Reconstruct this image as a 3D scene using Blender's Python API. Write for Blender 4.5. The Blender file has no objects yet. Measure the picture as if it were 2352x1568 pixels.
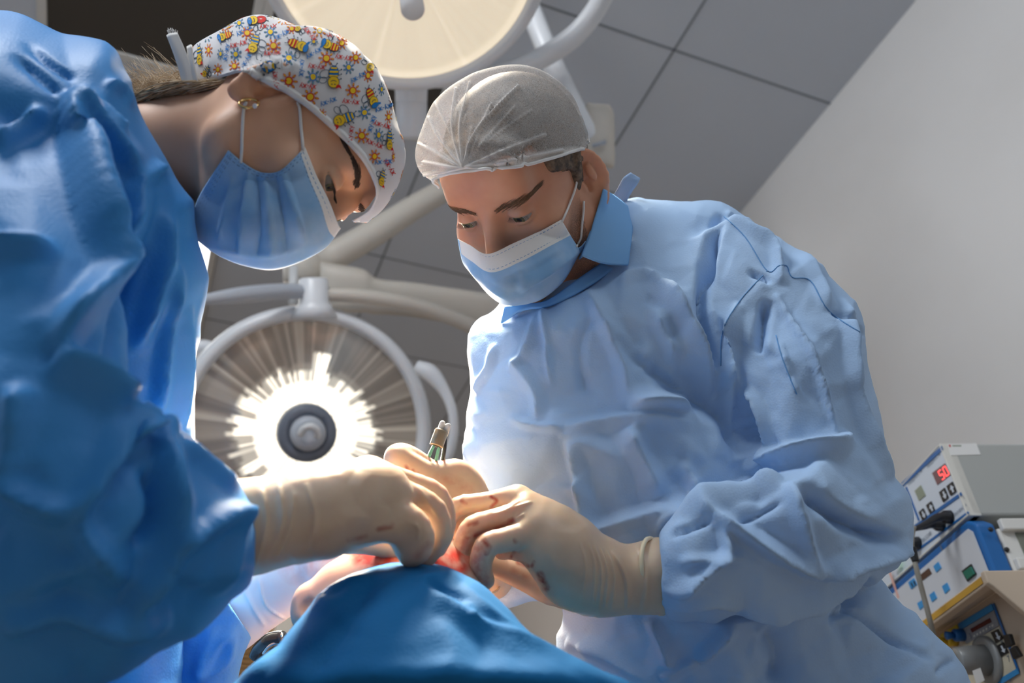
import bpy, bmesh, math, random
import numpy as np
from mathutils import Vector, Matrix
from mathutils.bvhtree import BVHTree
from mathutils.geometry import delaunay_2d_cdt

SC = bpy.context.scene
COL = SC.collection

# ------------------------------------------------------------------ camera
FPX = 2000.0                       # focal length in pixels of the 2352 x 1568 frame
CAM = np.array([0.0, 0.0, 0.75])
PITCH, ROLL = math.radians(37.0), math.radians(-3.5)
_f = np.array([0, math.cos(PITCH), math.sin(PITCH)])
_u0 = np.array([0, -math.sin(PITCH), math.cos(PITCH)])
_r0 = np.array([1.0, 0, 0])
CR = math.cos(ROLL) * _r0 + math.sin(ROLL) * _u0
CU = -math.sin(ROLL) * _r0 + math.cos(ROLL) * _u0
CF = _f
cam_d = bpy.data.cameras.new('camera')
cam_d.sensor_width = 36.0
cam_d.lens = 36.0 * FPX / 2352.0
cam_d.clip_start = 0.02
cam_d.dof.use_dof = True
cam_d.dof.focus_distance = 0.93
cam_d.dof.aperture_fstop = 4.5
cam = bpy.data.objects.new('camera', cam_d)
COL.objects.link(cam)
cam.matrix_world = Matrix(((CR[0], CU[0], -CF[0], CAM[0]), (CR[1], CU[1], -CF[1], CAM[1]),
                           (CR[2], CU[2], -CF[2], CAM[2]), (0, 0, 0, 1)))
SC.camera = cam

# ------------------------------------------------------------------ view, world, lights
vs = SC.view_settings
vs.view_transform = 'Standard'
try: vs.look = 'None'
except Exception: pass
vs.gamma = 1.0
vs.use_curve_mapping = False
vs.exposure = 0.0
W = bpy.data.worlds.new('world'); SC.world = W; W.use_nodes = True
W.node_tree.nodes['Background'].inputs[0].default_value = (0.62, 0.72, 0.85, 1)
W.node_tree.nodes['Background'].inputs[1].default_value = 0.26

def V(x, y, d):                    # a point d metres along the optical axis, seen at pixel (x, y) of the photo
    return CAM + d * (CF + (x - 1176) / FPX * CR - (y - 784) / FPX * CU)
def PX(P):                         # pixels and depth of world points (N,3)
    q = np.asarray(P, float) - CAM
    d = q @ CF
    return 1176 + FPX * (q @ CR) / d, 784 - FPX * (q @ CU) / d, d
def area(name, loc, target, sx, sy, power, col):
    l = bpy.data.lights.new(name, 'AREA'); l.shape = 'RECTANGLE'; l.size = sx; l.size_y = sy
    l.energy = power; l.color = col
    o = bpy.data.objects.new(name, l); COL.objects.link(o); o.location = loc
    o.rotation_euler = (Vector(target) - Vector(loc)).to_track_quat('-Z', 'Y').to_euler()
    return o
def spot(name, loc, target, power, col, ang, blend=.5, rad=.12):
    l = bpy.data.lights.new(name, 'SPOT'); l.energy = power; l.color = col
    l.spot_size = math.radians(ang); l.spot_blend = blend; l.shadow_soft_size = rad
    o = bpy.data.objects.new(name, l); COL.objects.link(o); o.location = loc
    o.rotation_euler = (Vector(target) - Vector(loc)).to_track_quat('-Z', 'Y').to_euler()
    return o
# room lighting: unseen area lights added as key and fill, then the two surgical lamps
area('added_right_fill', (0.9, -0.6, 3.0), (0.9, 0.9, 1.1), 1.2, 1.2, 16, (0.86, 0.93, 1.0))  # unseen light added to brighten the wall and equipment on the right
area('added_key_light', (-0.75, -0.15, 2.9), (0.25, 0.85, 1.3), .6, .6, 30, (0.95, 0.97, 1.0))  # unseen key added high at left to rake across the gown folds
area('added_left_fill', (-2.1, 0.4, 1.7), (0.2, 0.8, 1.3), 1.6, 1.6, 7, (0.80, 0.90, 1.0))  # cool side fill added from the left, with no window behind it
FIELD = V(980, 1180, .80)
LAMP_LOW = V(703, 992, 2.25)
LAMP_TOP = V(930, -108, 1.75)
_dl = (FIELD - LAMP_LOW) / np.linalg.norm(FIELD - LAMP_LOW)
_dt = (FIELD - LAMP_TOP) / np.linalg.norm(FIELD - LAMP_TOP)
spot('lower_lamp_light', LAMP_LOW + .16 * _dl, FIELD, 540, (1.0, .86, .66), 25, .9, .14)
spot('upper_lamp_light', LAMP_TOP + .16 * _dt, FIELD, 520, (1.0, .88, .70), 34, .9, .16)

area('added_warm_fill', (-1.3, 3.2, 3.0), (-1.0, 3.3, 0.0), .55, 1.1, 7, (1.0, .80, .60))  # warm fill added so the far wall and ceiling turn browner

# ------------------------------------------------------------------ materials
def mat(name, col, rough=.5, metal=0, spec=.5, sss=0, sssr=(.01, .004, .002), emis=None, es=1, sheen=0, coat=0, alpha=1, trans=0):
    m = bpy.data.materials.new(name); m.use_nodes = True
    b = m.node_tree.nodes['Principled BSDF']
    b.inputs['Base Color'].default_value = (*col, 1)
    b.inputs['Roughness'].default_value = rough
    b.inputs['Metallic'].default_value = metal
    b.inputs['Specular IOR Level'].default_value = spec
    b.inputs['Subsurface Weight'].default_value = sss
    b.inputs['Subsurface Radius'].default_value = sssr
    b.inputs['Subsurface Scale'].default_value = 1
    b.inputs['Sheen Weight'].default_value = sheen
    b.inputs['Coat Weight'].default_value = coat
    b.inputs['Alpha'].default_value = alpha
    b.inputs['Transmission Weight'].default_value = trans
    if emis:
        b.inputs['Emission Color'].default_value = (*emis, 1); b.inputs['Emission Strength'].default_value = es
    return m
def nd(m, t, **kw):
    n = m.node_tree.nodes.new(t)
    for k, v in kw.items():
        if k in n.inputs: n.inputs[k].default_value = v
        else: setattr(n, k, v)
    return n
def ln(m, a, ao, b, bi): m.node_tree.links.new(a.outputs[ao], b.inputs[bi])
def bsdf(m): return m.node_tree.nodes['Principled BSDF']
def noise_tint(m, c1, c2, scale, detail=4, lo=.35, hi=.65, coords='Object'):
    tc = nd(m, 'ShaderNodeTexCoord'); n = nd(m, 'ShaderNodeTexNoise', Scale=scale, Detail=detail)
    r = nd(m, 'ShaderNodeValToRGB'); r.color_ramp.elements[0].position = lo; r.color_ramp.elements[1].position = hi
    r.color_ramp.elements[0].color = (*c1, 1); r.color_ramp.elements[1].color = (*c2, 1)
    ln(m, tc, coords, n, 'Vector'); ln(m, n, 'Fac', r, 'Fac'); ln(m, r, 'Color', bsdf(m), 'Base Color')
    return r
def bump(m, kind, scale, strength, dist=.001, detail=2):
    tc = nd(m, 'ShaderNodeTexCoord')
    n = nd(m, 'ShaderNodeTexVoronoi', Scale=scale) if kind == 'voronoi' else nd(m, 'ShaderNodeTexNoise', Scale=scale, Detail=detail)
    b = nd(m, 'ShaderNodeBump', Strength=strength, Distance=dist)
    ln(m, tc, 'Object', n, 'Vector'); ln(m, n, 'Distance' if kind == 'voronoi' else 'Fac', b, 'Height')
    ln(m, b, 'Normal', bsdf(m), 'Normal')
def translucent(m, col, fac):      # thin cloth: part of the light passes through
    out = m.node_tree.nodes['Material Output']; t = nd(m, 'ShaderNodeBsdfTranslucent', Color=(*col, 1))
    mx = nd(m, 'ShaderNodeMixShader', Fac=fac)
    ln(m, bsdf(m), 'BSDF', mx, 1); ln(m, t, 'BSDF', mx, 2); ln(m, mx, 'Shader', out, 'Surface')
def attr_mix(m, attr, col, soft=(0.25, .75), nscale=90):
    """mix a stain colour over the current base colour where the mesh carries the attribute"""
    b = bsdf(m); a = nd(m, 'ShaderNodeAttribute', attribute_name=attr)
    mx = nd(m, 'ShaderNodeMix', data_type='RGBA'); tc = nd(m, 'ShaderNodeTexCoord')
    n = nd(m, 'ShaderNodeTexNoise', Scale=nscale, Detail=3); ma = nd(m, 'ShaderNodeMath', operation='MULTIPLY')
    mr = nd(m, 'ShaderNodeMapRange'); mr.inputs[1].default_value = .3; mr.inputs[2].default_value = .6; mr.inputs[3].default_value = .25
    ln(m, tc, 'Object', n, 'Vector'); ln(m, n, 'Fac', mr, 'Value')
    ln(m, a, 'Fac', ma, 0); ln(m, mr, 'Result', ma, 1); ln(m, ma, 'Value', mx, 'Factor')
    src = b.inputs['Base Color']
    if src.is_linked: m.node_tree.links.new(src.links[0].from_socket, mx.inputs['A'])
    else: mx.inputs['A'].default_value = src.default_value
    mx.inputs['B'].default_value = (*col, 1)
    m.node_tree.links.new(mx.outputs['Result'], src)

# ------------------------------------------------------------------ objects
def obj(name, v, f, m, parent=None, smooth=True):
    v = np.asarray(v, float)
    if parent is not None: v = v - np.array(parent.get('_o', (0, 0, 0)))
    me = bpy.data.meshes.new(name)
    me.from_pydata([tuple(p) for p in v], [], [tuple(int(i) for i in q) for q in f])
    if smooth: me.polygons.foreach_set('use_smooth', [True] * len(me.polygons))
    for k in (m if isinstance(m, (list, tuple)) else [m]): me.materials.append(k)
    me.update()
    o = bpy.data.objects.new(name, me); COL.objects.link(o)
    if parent is not None:
        o.parent = parent
        o['_o'] = parent.get('_o', (0, 0, 0))
    return o
def set_attr(o, name, vals):
    a = o.data.attributes.new(name, 'FLOAT', 'POINT'); a.data.foreach_set('value', np.asarray(vals, np.float32))
def thing(name, loc, label, cat, group=None):
    o = bpy.data.objects.new(name, None); COL.objects.link(o); o.location = loc; o.empty_display_size = .05
    o['_o'] = tuple(float(c) for c in loc); return tag(o, label, cat, group)
def tag(o, label, cat, group=None):
    o['label'] = label; o['category'] = cat
    if group: o['group'] = group
    return o
def struct(o): o['kind'] = 'structure'; return o
def part_label(o, s): o['label'] = s; return o

class MB:                          # collects shapes into ONE mesh
    def __init__(s): s.v = []; s.f = []; s.mi = []
    def add(s, v, f, mi=0):
        n = len(s.v); s.v += [tuple(float(c) for c in p) for p in v]
        s.f += [tuple(int(i) + n for i in q) for q in f]; s.mi += [mi] * len(f); return s
    def build(s, name, m, parent=None, smooth=True, bevel=0, seg=2):
        o = obj(name, s.v, s.f, m, parent, smooth)
        o.data.polygons.foreach_set('material_index', s.mi)
        if bevel:
            b = o.modifiers.new('bevel', 'BEVEL'); b.width = bevel; b.segments = seg; b.limit_method = 'ANGLE'
        return o
    def box(s, c, ax, ay, az, mi=0):            # centre and three half-axis vectors
        c, ax, ay, az = map(np.asarray, (c, ax, ay, az))
        v = [c + i * ax + j * ay + k * az for i in (-1, 1) for j in (-1, 1) for k in (-1, 1)]
        f = [(0, 1, 3, 2), (4, 6, 7, 5), (0, 4, 5, 1), (2, 3, 7, 6), (0, 2, 6, 4), (1, 5, 7, 3)]
        if np.dot(np.cross(ax, ay), az) < 0: f = [q[::-1] for q in f]
        return s.add(v, f, mi)
    def prism(s, poly, n, t, mi=0):              # planar outline pushed along n by t
        poly = [np.asarray(p, float) for p in poly]; n = np.asarray(n, float); k = len(poly)
        nn = sum(np.cross(poly[i] - poly[0], poly[(i + 1) % k] - poly[0]) for i in range(1, k - 1))
        if np.dot(nn, n) < 0: poly = poly[::-1]
        v = poly + [p + n * t for p in poly]
        f = [tuple(range(k))[::-1], tuple(range(k, 2 * k))] + [(i, (i + 1) % k, k + (i + 1) % k, k + i) for i in range(k)]
        return s.add(v, f, mi)
    def tube(s, pts, rad, n=12, mi=0, cap=True, sub=6):
        pts = np.array(pts, float); rad = np.full(len(pts), rad, float) if np.isscalar(rad) else np.array(rad, float)
        if sub > 1 and len(pts) > 2: q = crom(np.column_stack([pts, rad]), sub); pts, rad = q[:, :3], q[:, 3]
        t = np.gradient(pts, axis=0); t /= np.linalg.norm(t, axis=1)[:, None] + 1e-12
        a = np.array([0, 0, 1.0]) if abs(t[0][2]) < .9 else np.array([1.0, 0, 0])
        rings = []
        for i in range(len(pts)):
            a = a - t[i] * (a @ t[i]); a /= np.linalg.norm(a) + 1e-12; b = np.cross(t[i], a)
            ph = np.arange(n) * 2 * math.pi / n
            rings.append(pts[i] + rad[i] * (np.cos(ph)[:, None] * a + np.sin(ph)[:, None] * b))
        return s.rings(rings, mi, cap)
    def rings(s, rings, mi=0, cap=True):
        n = len(rings[0]); k = len(rings); v = [p for r in rings for p in r]; f = []
        for i in range(k - 1):
            for j in range(n):
                f.append((i * n + j, i * n + (j + 1) % n, (i + 1) * n + (j + 1) % n, (i + 1) * n + j))
        if cap: f += [tuple(range(n))[::-1], tuple(range((k - 1) * n, k * n))]
        return s.add(v, f, mi)
    def lathe(s, c, ax, prof, n=48, mi=0, up=None):   # prof: (height along ax, radius)
        c = np.asarray(c, float); ax = np.asarray(ax, float) / np.linalg.norm(ax)
        a = np.cross(ax, [0, 0, 1.0] if abs(ax[2]) < .95 else [1.0, 0, 0]); a /= np.linalg.norm(a); b = np.cross(ax, a)
        ph = np.arange(n) * 2 * math.pi / n
        return s.rings([c + ax * h + max(r, 1e-5) * (np.cos(ph)[:, None] * a + np.sin(ph)[:, None] * b) for h, r in prof], mi, True)

def crom(P, sub):                  # Catmull-Rom through rows of P
    P = np.asarray(P, float); n = len(P); out = []
    Q = np.vstack([2 * P[0] - P[1], P, 2 * P[-1] - P[-2]])
    for i in range(n - 1):
        p0, p1, p2, p3 = Q[i:i + 4]
        for t in np.arange(sub) / sub:
            out.append(.5 * (2 * p1 + (p2 - p0) * t + (2 * p0 - 5 * p1 + 4 * p2 - p3) * t * t + (3 * p1 - p0 - 3 * p2 + p3) * t ** 3))
    out.append(P[-1]); return np.array(out)
def loft(st, n=40, sub=6, ex=2.2):
    """st rows: xL, yL, xR, yR, depth, half thickness (, depth of the right edge)"""
    rows = []
    for s in st:
        dL = s[4]; dR = s[6] if len(s) > 6 else dL
        rows.append(np.concatenate([V(s[0], s[1], dL), V(s[2], s[3], dR), [s[5]]]))
    rows = crom(np.array(rows), sub); rings = []
    ph = np.arange(n) * 2 * math.pi / n
    cs = np.sign(np.cos(ph)) * abs(np.cos(ph)) ** (2 / ex); sn = np.sign(np.sin(ph)) * abs(np.sin(ph)) ** (2 / ex)
    for r in rows:
        c = (r[:3] + r[3:6]) / 2; a = (r[3:6] - r[:3]) / 2; w = c - CAM; w = w / np.linalg.norm(w)
        rings.append(c + cs[:, None] * a - sn[:, None] * w * r[6])
    b = MB(); b.rings(rings); return b
def raw(o):
    me = o.data; v = np.empty(len(me.vertices) * 3); me.vertices.foreach_get('co', v)
    return v.reshape(-1, 3), [tuple(p.vertices) for p in me.polygons]
def remesh(mbs, voxel, smooth=3):
    b = MB()
    for q in mbs: b.add(q.v, q.f)
    o = b.build('remesh_tmp', mat('tmp', (1, 1, 1)))
    bm = bmesh.new(); bm.from_mesh(o.data); bmesh.ops.recalc_face_normals(bm, faces=bm.faces); bm.to_mesh(o.data); bm.free()
    m = o.modifiers.new('r', 'REMESH'); m.mode = 'VOXEL'; m.voxel_size = voxel
    dg = bpy.context.evaluated_depsgraph_get(); e = o.evaluated_get(dg); me = bpy.data.meshes.new_from_object(e)
    v = np.empty(len(me.vertices) * 3); me.vertices.foreach_get('co', v); v = v.reshape(-1, 3)
    f = np.array([tuple(p.vertices) + ((p.vertices[0],) if len(p.vertices) == 3 else ()) for p in me.polygons])
    mm = o.data.materials[0]; bpy.data.objects.remove(o); bpy.data.meshes.remove(me); bpy.data.materials.remove(mm)
    return lap(v, f, smooth), f
def edges_of(f):
    e = np.vstack([f[:, [i, (i + 1) % f.shape[1]]] for i in range(f.shape[1])]); e = np.sort(e, 1)
    return np.unique(e[e[:, 0] != e[:, 1]], axis=0)
def lap(v, f, it, lam=.5):
    if it <= 0: return v
    e = edges_of(np.asarray(f)); n = len(v); deg = np.bincount(e.ravel(), minlength=n)[:, None] + 1e-9
    for _ in range(it):
        s = np.zeros_like(v)
        for k in range(3):
            s[:, k] = np.bincount(e[:, 0], v[e[:, 1], k], n) + np.bincount(e[:, 1], v[e[:, 0], k], n)
        v = v + lam * (s / deg - v)
    return v
def normals(v, f):
    f = np.asarray(f); n = np.cross(v[f[:, 2]] - v[f[:, 0]], v[f[:, 3 if f.shape[1] > 3 else 1]] - v[f[:, 1]])
    if f.shape[1] == 3: n = np.cross(v[f[:, 1]] - v[f[:, 0]], v[f[:, 2]] - v[f[:, 0]])
    o = np.zeros_like(v)
    for i in range(f.shape[1]):
        for k in range(3): o[:, k] += np.bincount(f[:, i], n[:, k], len(v))
    return o / (np.linalg.norm(o, axis=1)[:, None] + 1e-12)

# ---- cloth folds: creases given where they run over the garment
def stroke_val(x, y, pts, wl, wr, h, taper=1, sharp=1.3):
    pts = crom(np.array(pts, float), 5) if len(pts) > 2 else np.array(pts, float)
    seg = np.linalg.norm(np.diff(pts, axis=0), axis=1); cum = np.concatenate([[0], np.cumsum(seg)]); L = cum[-1]
    m = max(wl, wr); out = np.zeros(len(x))
    idx = np.where((x > pts[:, 0].min() - m) & (x < pts[:, 0].max() + m) & (y > pts[:, 1].min() - m) & (y < pts[:, 1].max() + m))[0]
    if not len(idx): return out
    xx, yy = x[idx], y[idx]; best = np.full(len(idx), 1e9); val = np.zeros(len(idx))
    for i in range(len(pts) - 1):
        a, b = pts[i], pts[i + 1]; d = b - a; l2 = d @ d + 1e-9
        t = np.clip(((xx - a[0]) * d[0] + (yy - a[1]) * d[1]) / l2, 0, 1)
        ex, ey = xx - a[0] - t * d[0], yy - a[1] - t * d[1]; r = np.hypot(ex, ey)
        side = d[0] * ey - d[1] * ex
        q = r / np.where(side > 0, wr, wl); s = (cum[i] + t * seg[i]) / L
        tp = np.clip(np.minimum(s, 1 - s) * 5, 0, 1) ** .6 if taper else 1
        vv = h * np.clip(1 - q, 0, 1) ** sharp * tp
        u = r < best; best[u] = r[u]; val[u] = np.broadcast_to(vv, r.shape)[u]
    out[idx] = val; return out
def facets(x, y, seed, sp, amp, box):
    """crumpled-paper relief: random heights over an irregular triangle net"""
    rng = np.random.RandomState(seed); x0, y0, x1, y1 = box; pts = []
    for gx in np.arange(x0 - sp, x1 + 2 * sp, sp):
        for gy in np.arange(y0 - sp, y1 + 2 * sp, sp):
            pts.append((gx + rng.uniform(-.48, .48) * sp, gy + rng.uniform(-.48, .48) * sp))
    vv, _, ff, *_ = delaunay_2d_cdt([Vector(p) for p in pts], [], [], 0, 1e-5)
    P = np.array([tuple(p) for p in vv]); h = rng.uniform(-1, 1, len(P)) * amp; out = np.zeros(len(x))
    for t in ff:
        a, b, c = P[t[0]], P[t[1]], P[t[2]]
        lo = np.minimum(np.minimum(a, b), c); hi = np.maximum(np.maximum(a, b), c)
        idx = np.where((x >= lo[0]) & (x <= hi[0]) & (y >= lo[1]) & (y <= hi[1]))[0]
        if not len(idx): continue
        den = (b[1] - c[1]) * (a[0] - c[0]) + (c[0] - b[0]) * (a[1] - c[1])
        if abs(den) < 1e-9: continue
        l1 = ((b[1] - c[1]) * (x[idx] - c[0]) + (c[0] - b[0]) * (y[idx] - c[1])) / den
        l2 = ((c[1] - a[1]) * (x[idx] - c[0]) + (a[0] - c[0]) * (y[idx] - c[1])) / den
        l3 = 1 - l1 - l2; ok = (l1 >= -1e-6) & (l2 >= -1e-6) & (l3 >= -1e-6)
        out[idx[ok]] = l1[ok] * h[t[0]] + l2[ok] * h[t[1]] + l3[ok] * h[t[2]]
    return out
def visible(v, f):                 # a crease belongs to the layer of cloth it is seen on, not to the layers behind
    bv = bvh_of(v, f); g = np.zeros(len(v)); o = Vector(CAM); r = v - CAM; L = np.linalg.norm(r, axis=1); r = r / L[:, None]
    for i in range(len(v)):
        d = bv.ray_cast(o, Vector(r[i]), L[i])[3]
        if d is None or d > L[i] - .012: g[i] = 1
    return lap(np.repeat(g[:, None], 3, 1), f, 14)[:, 0]
def crease(v, f, strokes, fac=(), amp_facing=True, post=1, gain=1.0, mode='sum'):
    x, y, d = PX(v); n = normals(v, f); w = CAM - v; w /= np.linalg.norm(w, axis=1)[:, None]
    fc = np.clip(((n * w).sum(1) + .1) / .5, 0, 1) if amp_facing else 1
    h = np.zeros(len(v))
    for s in strokes:
        q = stroke_val(x, y, *s); h = np.maximum(h, q) if mode == 'max' else h + q
    if amp_facing and len(v) > 20000: fc = fc * visible(v, f)
    h = h * fc * gain
    for seed, sp, amp, box in fac: h += facets(x, y, seed, sp, amp, box)
    return lap(v + n * h[:, None], f, post, .4), h

# ---- implicit bodies: ellipsoids and round cones blended, then meshed (surface nets)
class SDF:
    def __init__(s, lo, hi, h):
        s.lo = np.array(lo, float); s.h = h; s.n = np.ceil((np.array(hi) - s.lo) / h).astype(int) + 1
        s.D = np.full(s.n, .06, np.float32); s.ax = [s.lo[i] + h * np.arange(s.n[i]) for i in range(3)]
    def sub(s, lo, hi, pad=.03):
        a = np.clip(np.floor((np.array(lo) - pad - s.lo) / s.h).astype(int), 0, s.n)
        b = np.clip(np.ceil((np.array(hi) + pad - s.lo) / s.h).astype(int) + 1, 0, s.n)
        sl = tuple(slice(a[i], b[i]) for i in range(3))
        X = np.meshgrid(*[s.ax[i][sl[i]].astype(np.float32) for i in range(3)], indexing='ij')
        return sl, X
    def comb(s, sl, q, k, op='+'):
        d = s.D[sl]
        if d.size == 0: return
        if op == '-': q = -q; a, b = -d, -q
        else: a, b = d, q
        if k > 0:
            h = np.clip(.5 + .5 * (b - a) / k, 0, 1); r = b + (a - b) * h - k * h * (1 - h)
        else: r = np.minimum(a, b)
        s.D[sl] = -r if op == '-' else r
    def ell(s, c, r, R=None, k=.01, op='+'):
        c = np.array(c, float); r = np.array(r, float) if not np.isscalar(r) else np.full(3, r, float)
        m = r.max(); sl, X = s.sub(c - m, c + m)
        p = [X[i] - c[i] for i in range(3)]
        if R is not None: p = [sum(R[j][i] * p[j] for j in range(3)) for i in range(3)]
        k0 = np.sqrt(sum((p[i] / r[i]) ** 2 for i in range(3))); k1 = np.sqrt(sum((p[i] / r[i] ** 2) ** 2 for i in range(3))) + 1e-6
        s.comb(sl, (k0 * (k0 - 1) / k1).astype(np.float32), k, op)
    def cone(s, a, b, ra, rb, k=.006, op='+'):
        a = np.array(a, float); b = np.array(b, float); m = max(ra, rb)
        sl, X = s.sub(np.minimum(a, b) - m, np.maximum(a, b) + m)
        d = b - a; l2 = d @ d + 1e-12
        p = [X[i] - a[i] for i in range(3)]; t = np.clip(sum(p[i] * d[i] for i in range(3)) / l2, 0, 1)
        q = np.sqrt(sum((p[i] - t * d[i]) ** 2 for i in range(3))) - (ra + (rb - ra) * t)
        s.comb(sl, q.astype(np.float32), k, op)
    def chain(s, pts, rad, k=.004):
        for i in range(len(pts) - 1): s.cone(pts[i], pts[i + 1], rad[i], rad[i + 1], k)
    def mesh(s, D=None):
        D = s.D if D is None else D; D = np.where(D == 0, 1e-6, D); S = D < 0; n = np.array(D.shape) - 1
        c = sum(S[i:i + n[0], j:j + n[1], k:k + n[2]].astype(np.int8) for i in (0, 1) for j in (0, 1) for k in (0, 1))
        act = (c > 0) & (c < 8); I = np.argwhere(act); ids = np.full(act.shape, -1); ids[act] = np.arange(len(I))
        pos = np.zeros((len(I), 3)); cnt = np.zeros(len(I))
        for ax in range(3):
            for u in (0, 1):
                for w in (0, 1):
                    o0 = [0, 0, 0]; o0[(ax + 1) % 3] = u; o0[(ax + 2) % 3] = w; o1 = list(o0); o1[ax] = 1
                    A = D[tuple((I + o0).T)]; B = D[tuple((I + o1).T)]; cr = (A < 0) != (B < 0)
                    t = np.where(cr, A / np.where(cr, A - B, 1), 0); q = np.array(o0, float)[None].repeat(len(I), 0); q[:, ax] = t
                    pos[cr] += q[cr]; cnt[cr] += 1
        v = s.lo + s.h * (I + pos / cnt[:, None]); F = []
        for ax in range(3):
            a1, a2 = (ax + 1) % 3, (ax + 2) % 3
            sl0 = [slice(None)] * 3; sl1 = [slice(None)] * 3; sl0[ax] = slice(0, -1); sl1[ax] = slice(1, None)
            E = np.argwhere(S[tuple(sl0)] != S[tuple(sl1)])
            E = E[(E[:, a1] > 0) & (E[:, a1] < n[a1]) & (E[:, a2] > 0) & (E[:, a2] < n[a2])]
            ina = S[tuple(E.T)]; q = []
            for u, w in ((-1, -1), (0, -1), (0, 0), (-1, 0)):
                J = E.copy(); J[:, a1] += u; J[:, a2] += w; q.append(ids[tuple(J.T)])
            q = np.stack(q, 1); q[~ina] = q[~ina][:, ::-1]; F.append(q)
        F = np.vstack(F); F = F[(F >= 0).all(1)]
        return v, F
def patch(rows, su=6, sv=6, thick=0):
    """rows of (x, y, depth) control points -> smooth sheet (vertices, faces, nu, nv)"""
    P = np.array([[V(*p) for p in r] for r in rows]); R, C = P.shape[:2]
    A = np.stack([crom(P[i], su) for i in range(R)]); B = np.stack([crom(A[:, j], sv) for j in range(A.shape[1])], 1)
    nr, nc = B.shape[:2]; v = B.reshape(-1, 3)
    f = np.array([(i * nc + j, i * nc + j + 1, (i + 1) * nc + j + 1, (i + 1) * nc + j) for i in range(nr - 1) for j in range(nc - 1)])
    n = normals(v, f)
    if ((n * (CAM - v)).sum(1)).mean() < 0: f = f[:, ::-1]
    return v, f, nr, nc
def solidify(o, t, offset=-1):
    m = o.modifiers.new('thickness', 'SOLIDIFY'); m.thickness = t; m.offset = offset; return o
def bvh_of(v, f): return BVHTree.FromPolygons([tuple(p) for p in v], [tuple(int(i) for i in q) for q in f])
def lift(v, bv, gap, far=.12):     # keep cloth at least gap in front of the body it lies on
    out = v.copy()
    for i, p in enumerate(v):
        d = Vector(p - CAM); L = d.length; d.normalize()
        h = bv.ray_cast(Vector(CAM), d)
        if h[0] is not None:
            l = (h[0] - Vector(CAM)).length
            if l - gap < L < l + far: out[i] = np.array(Vector(CAM) + d * (l - gap))
    return out
def clear(v, bv, gap, reach=.03):   # push cloth out of the body it covers
    out = v.copy()
    for i, p in enumerate(v):
        c, n, _, d = bv.find_nearest(Vector(p), reach + gap)
        if c is not None:
            s = (Vector(p) - c).dot(n)
            if s < gap: out[i] = np.array(c + n * gap)
    return out
def onto(bv, x, y, gap=.0004):     # the point of a surface seen at a pixel of the photo, lifted a hair
    d = Vector(V(x, y, 1) - CAM); d.normalize(); h = bv.ray_cast(Vector(CAM), d)
    if h[0] is None: return None
    n = h[1] if h[1].dot(d) < 0 else -h[1]
    return np.array(h[0] + n * gap - d * gap * .5)
# ================================================================== the room
PS = math.radians(24.0)
WD = np.array([-math.sin(PS), math.cos(PS), 0]); QD = np.array([math.cos(PS), math.sin(PS), 0]); ZD = np.array([0, 0, 1.0])
CEIL = 0.75 + 2.32
def RM(w, q, z): return w * WD + q * QD + z * ZD
W0, Q0, T = 1.264, 1.172, .6       # a joint of the ceiling grid
QR, WB, QL, WF = 1.772, 4.45, -2.6, -2.2
m_ceil = mat('ceiling_tile', (.56, .60, .66), .75, spec=.2); bump(m_ceil, 'noise', 60, .1)
m_joint = mat('ceiling_joint', (.20, .22, .25), .8)
m_wallr = mat('painted_wall', (.74, .72, .70), .7, spec=.25); noise_tint(m_wallr, (.70, .68, .66), (.76, .745, .73), 1.6)
m_wallb = mat('beige_wall', (.36, .265, .17), .8)
m_floor = mat('floor', (.34, .33, .31), .35); noise_tint(m_floor, (.40, .31, .23), (.46, .36, .27), 3)
def slab(name, a, b, c, n, m, t=.08):
    return struct(MB().prism([a, b, (np.array(b) + c - a), c], n, t).build(name, m, smooth=False))
c = MB()                            # tiles of the ceiling, one mesh with its joints
c.prism([RM(WF, QL, CEIL), RM(WB, QL, CEIL), RM(WB, QR, CEIL), RM(WF, QR, CEIL)], ZD, .1, 0)
g = .0035
kq = [Q0 + T * k for k in range(-6, 2)]; kw = [W0 + T * k for k in range(-5, 6)]
for q in kq[:-1]: c.box(RM((WF + WB) / 2, q, CEIL), WD * (WB - WF) / 2, QD * g, ZD * .0012, 1)
for w in kw: c.box(RM(w, (QL + QR) / 2, CEIL), WD * g, QD * (QR - QL) / 2, ZD * .0012, 1)
struct(c.build('ceiling', [m_ceil, m_joint], smooth=False))
slab('wall_right', RM(WF, QR, 0), RM(WB, QR, 0), RM(WF, QR, CEIL), QD, m_wallr)
slab('wall_back', RM(WB, QL, 0), RM(WB, QR, 0), RM(WB, QL, CEIL), WD, m_wallb)
slab('floor', RM(WF, QL, 0), RM(WB, QL, 0), RM(WF, QR, 0), -ZD, m_floor)
# dark ceiling units in pale frames, and the lit panel beyond them
m_frame = mat('pale_frame', (.62, .61, .58), .5); m_dark = mat('dark_glass', (.055, .050, .044), .35)
def ceiling_unit(name, w0, w1, q0, q1, label, cat, mpanel, group=None):
    t = thing(name, RM((w0 + w1) / 2, (q0 + q1) / 2, CEIL), label, cat, group)
    b = MB(); e = .028
    for (wa, wb, qa, qb) in ((w0, w1, q0, q0 + e), (w0, w1, q1 - e, q1), (w0, w0 + e, q0 + e, q1 - e), (w1 - e, w1, q0 + e, q1 - e)):
        b.box(RM((wa + wb) / 2, (qa + qb) / 2, CEIL - .008), WD * (wb - wa) / 2, QD * (qb - qa) / 2, ZD * .0075)
    b.build('frame', m_frame, t, False, .003)
    MB().box(RM((w0 + w1) / 2, (q0 + q1) / 2, CEIL - .005), WD * ((w1 - w0) / 2 - e), QD * ((q1 - q0) / 2 - e), ZD * .0045).build(
        'diffuser' if cat == 'ceiling light' else 'panel', mpanel, t, False)
    return t
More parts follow.
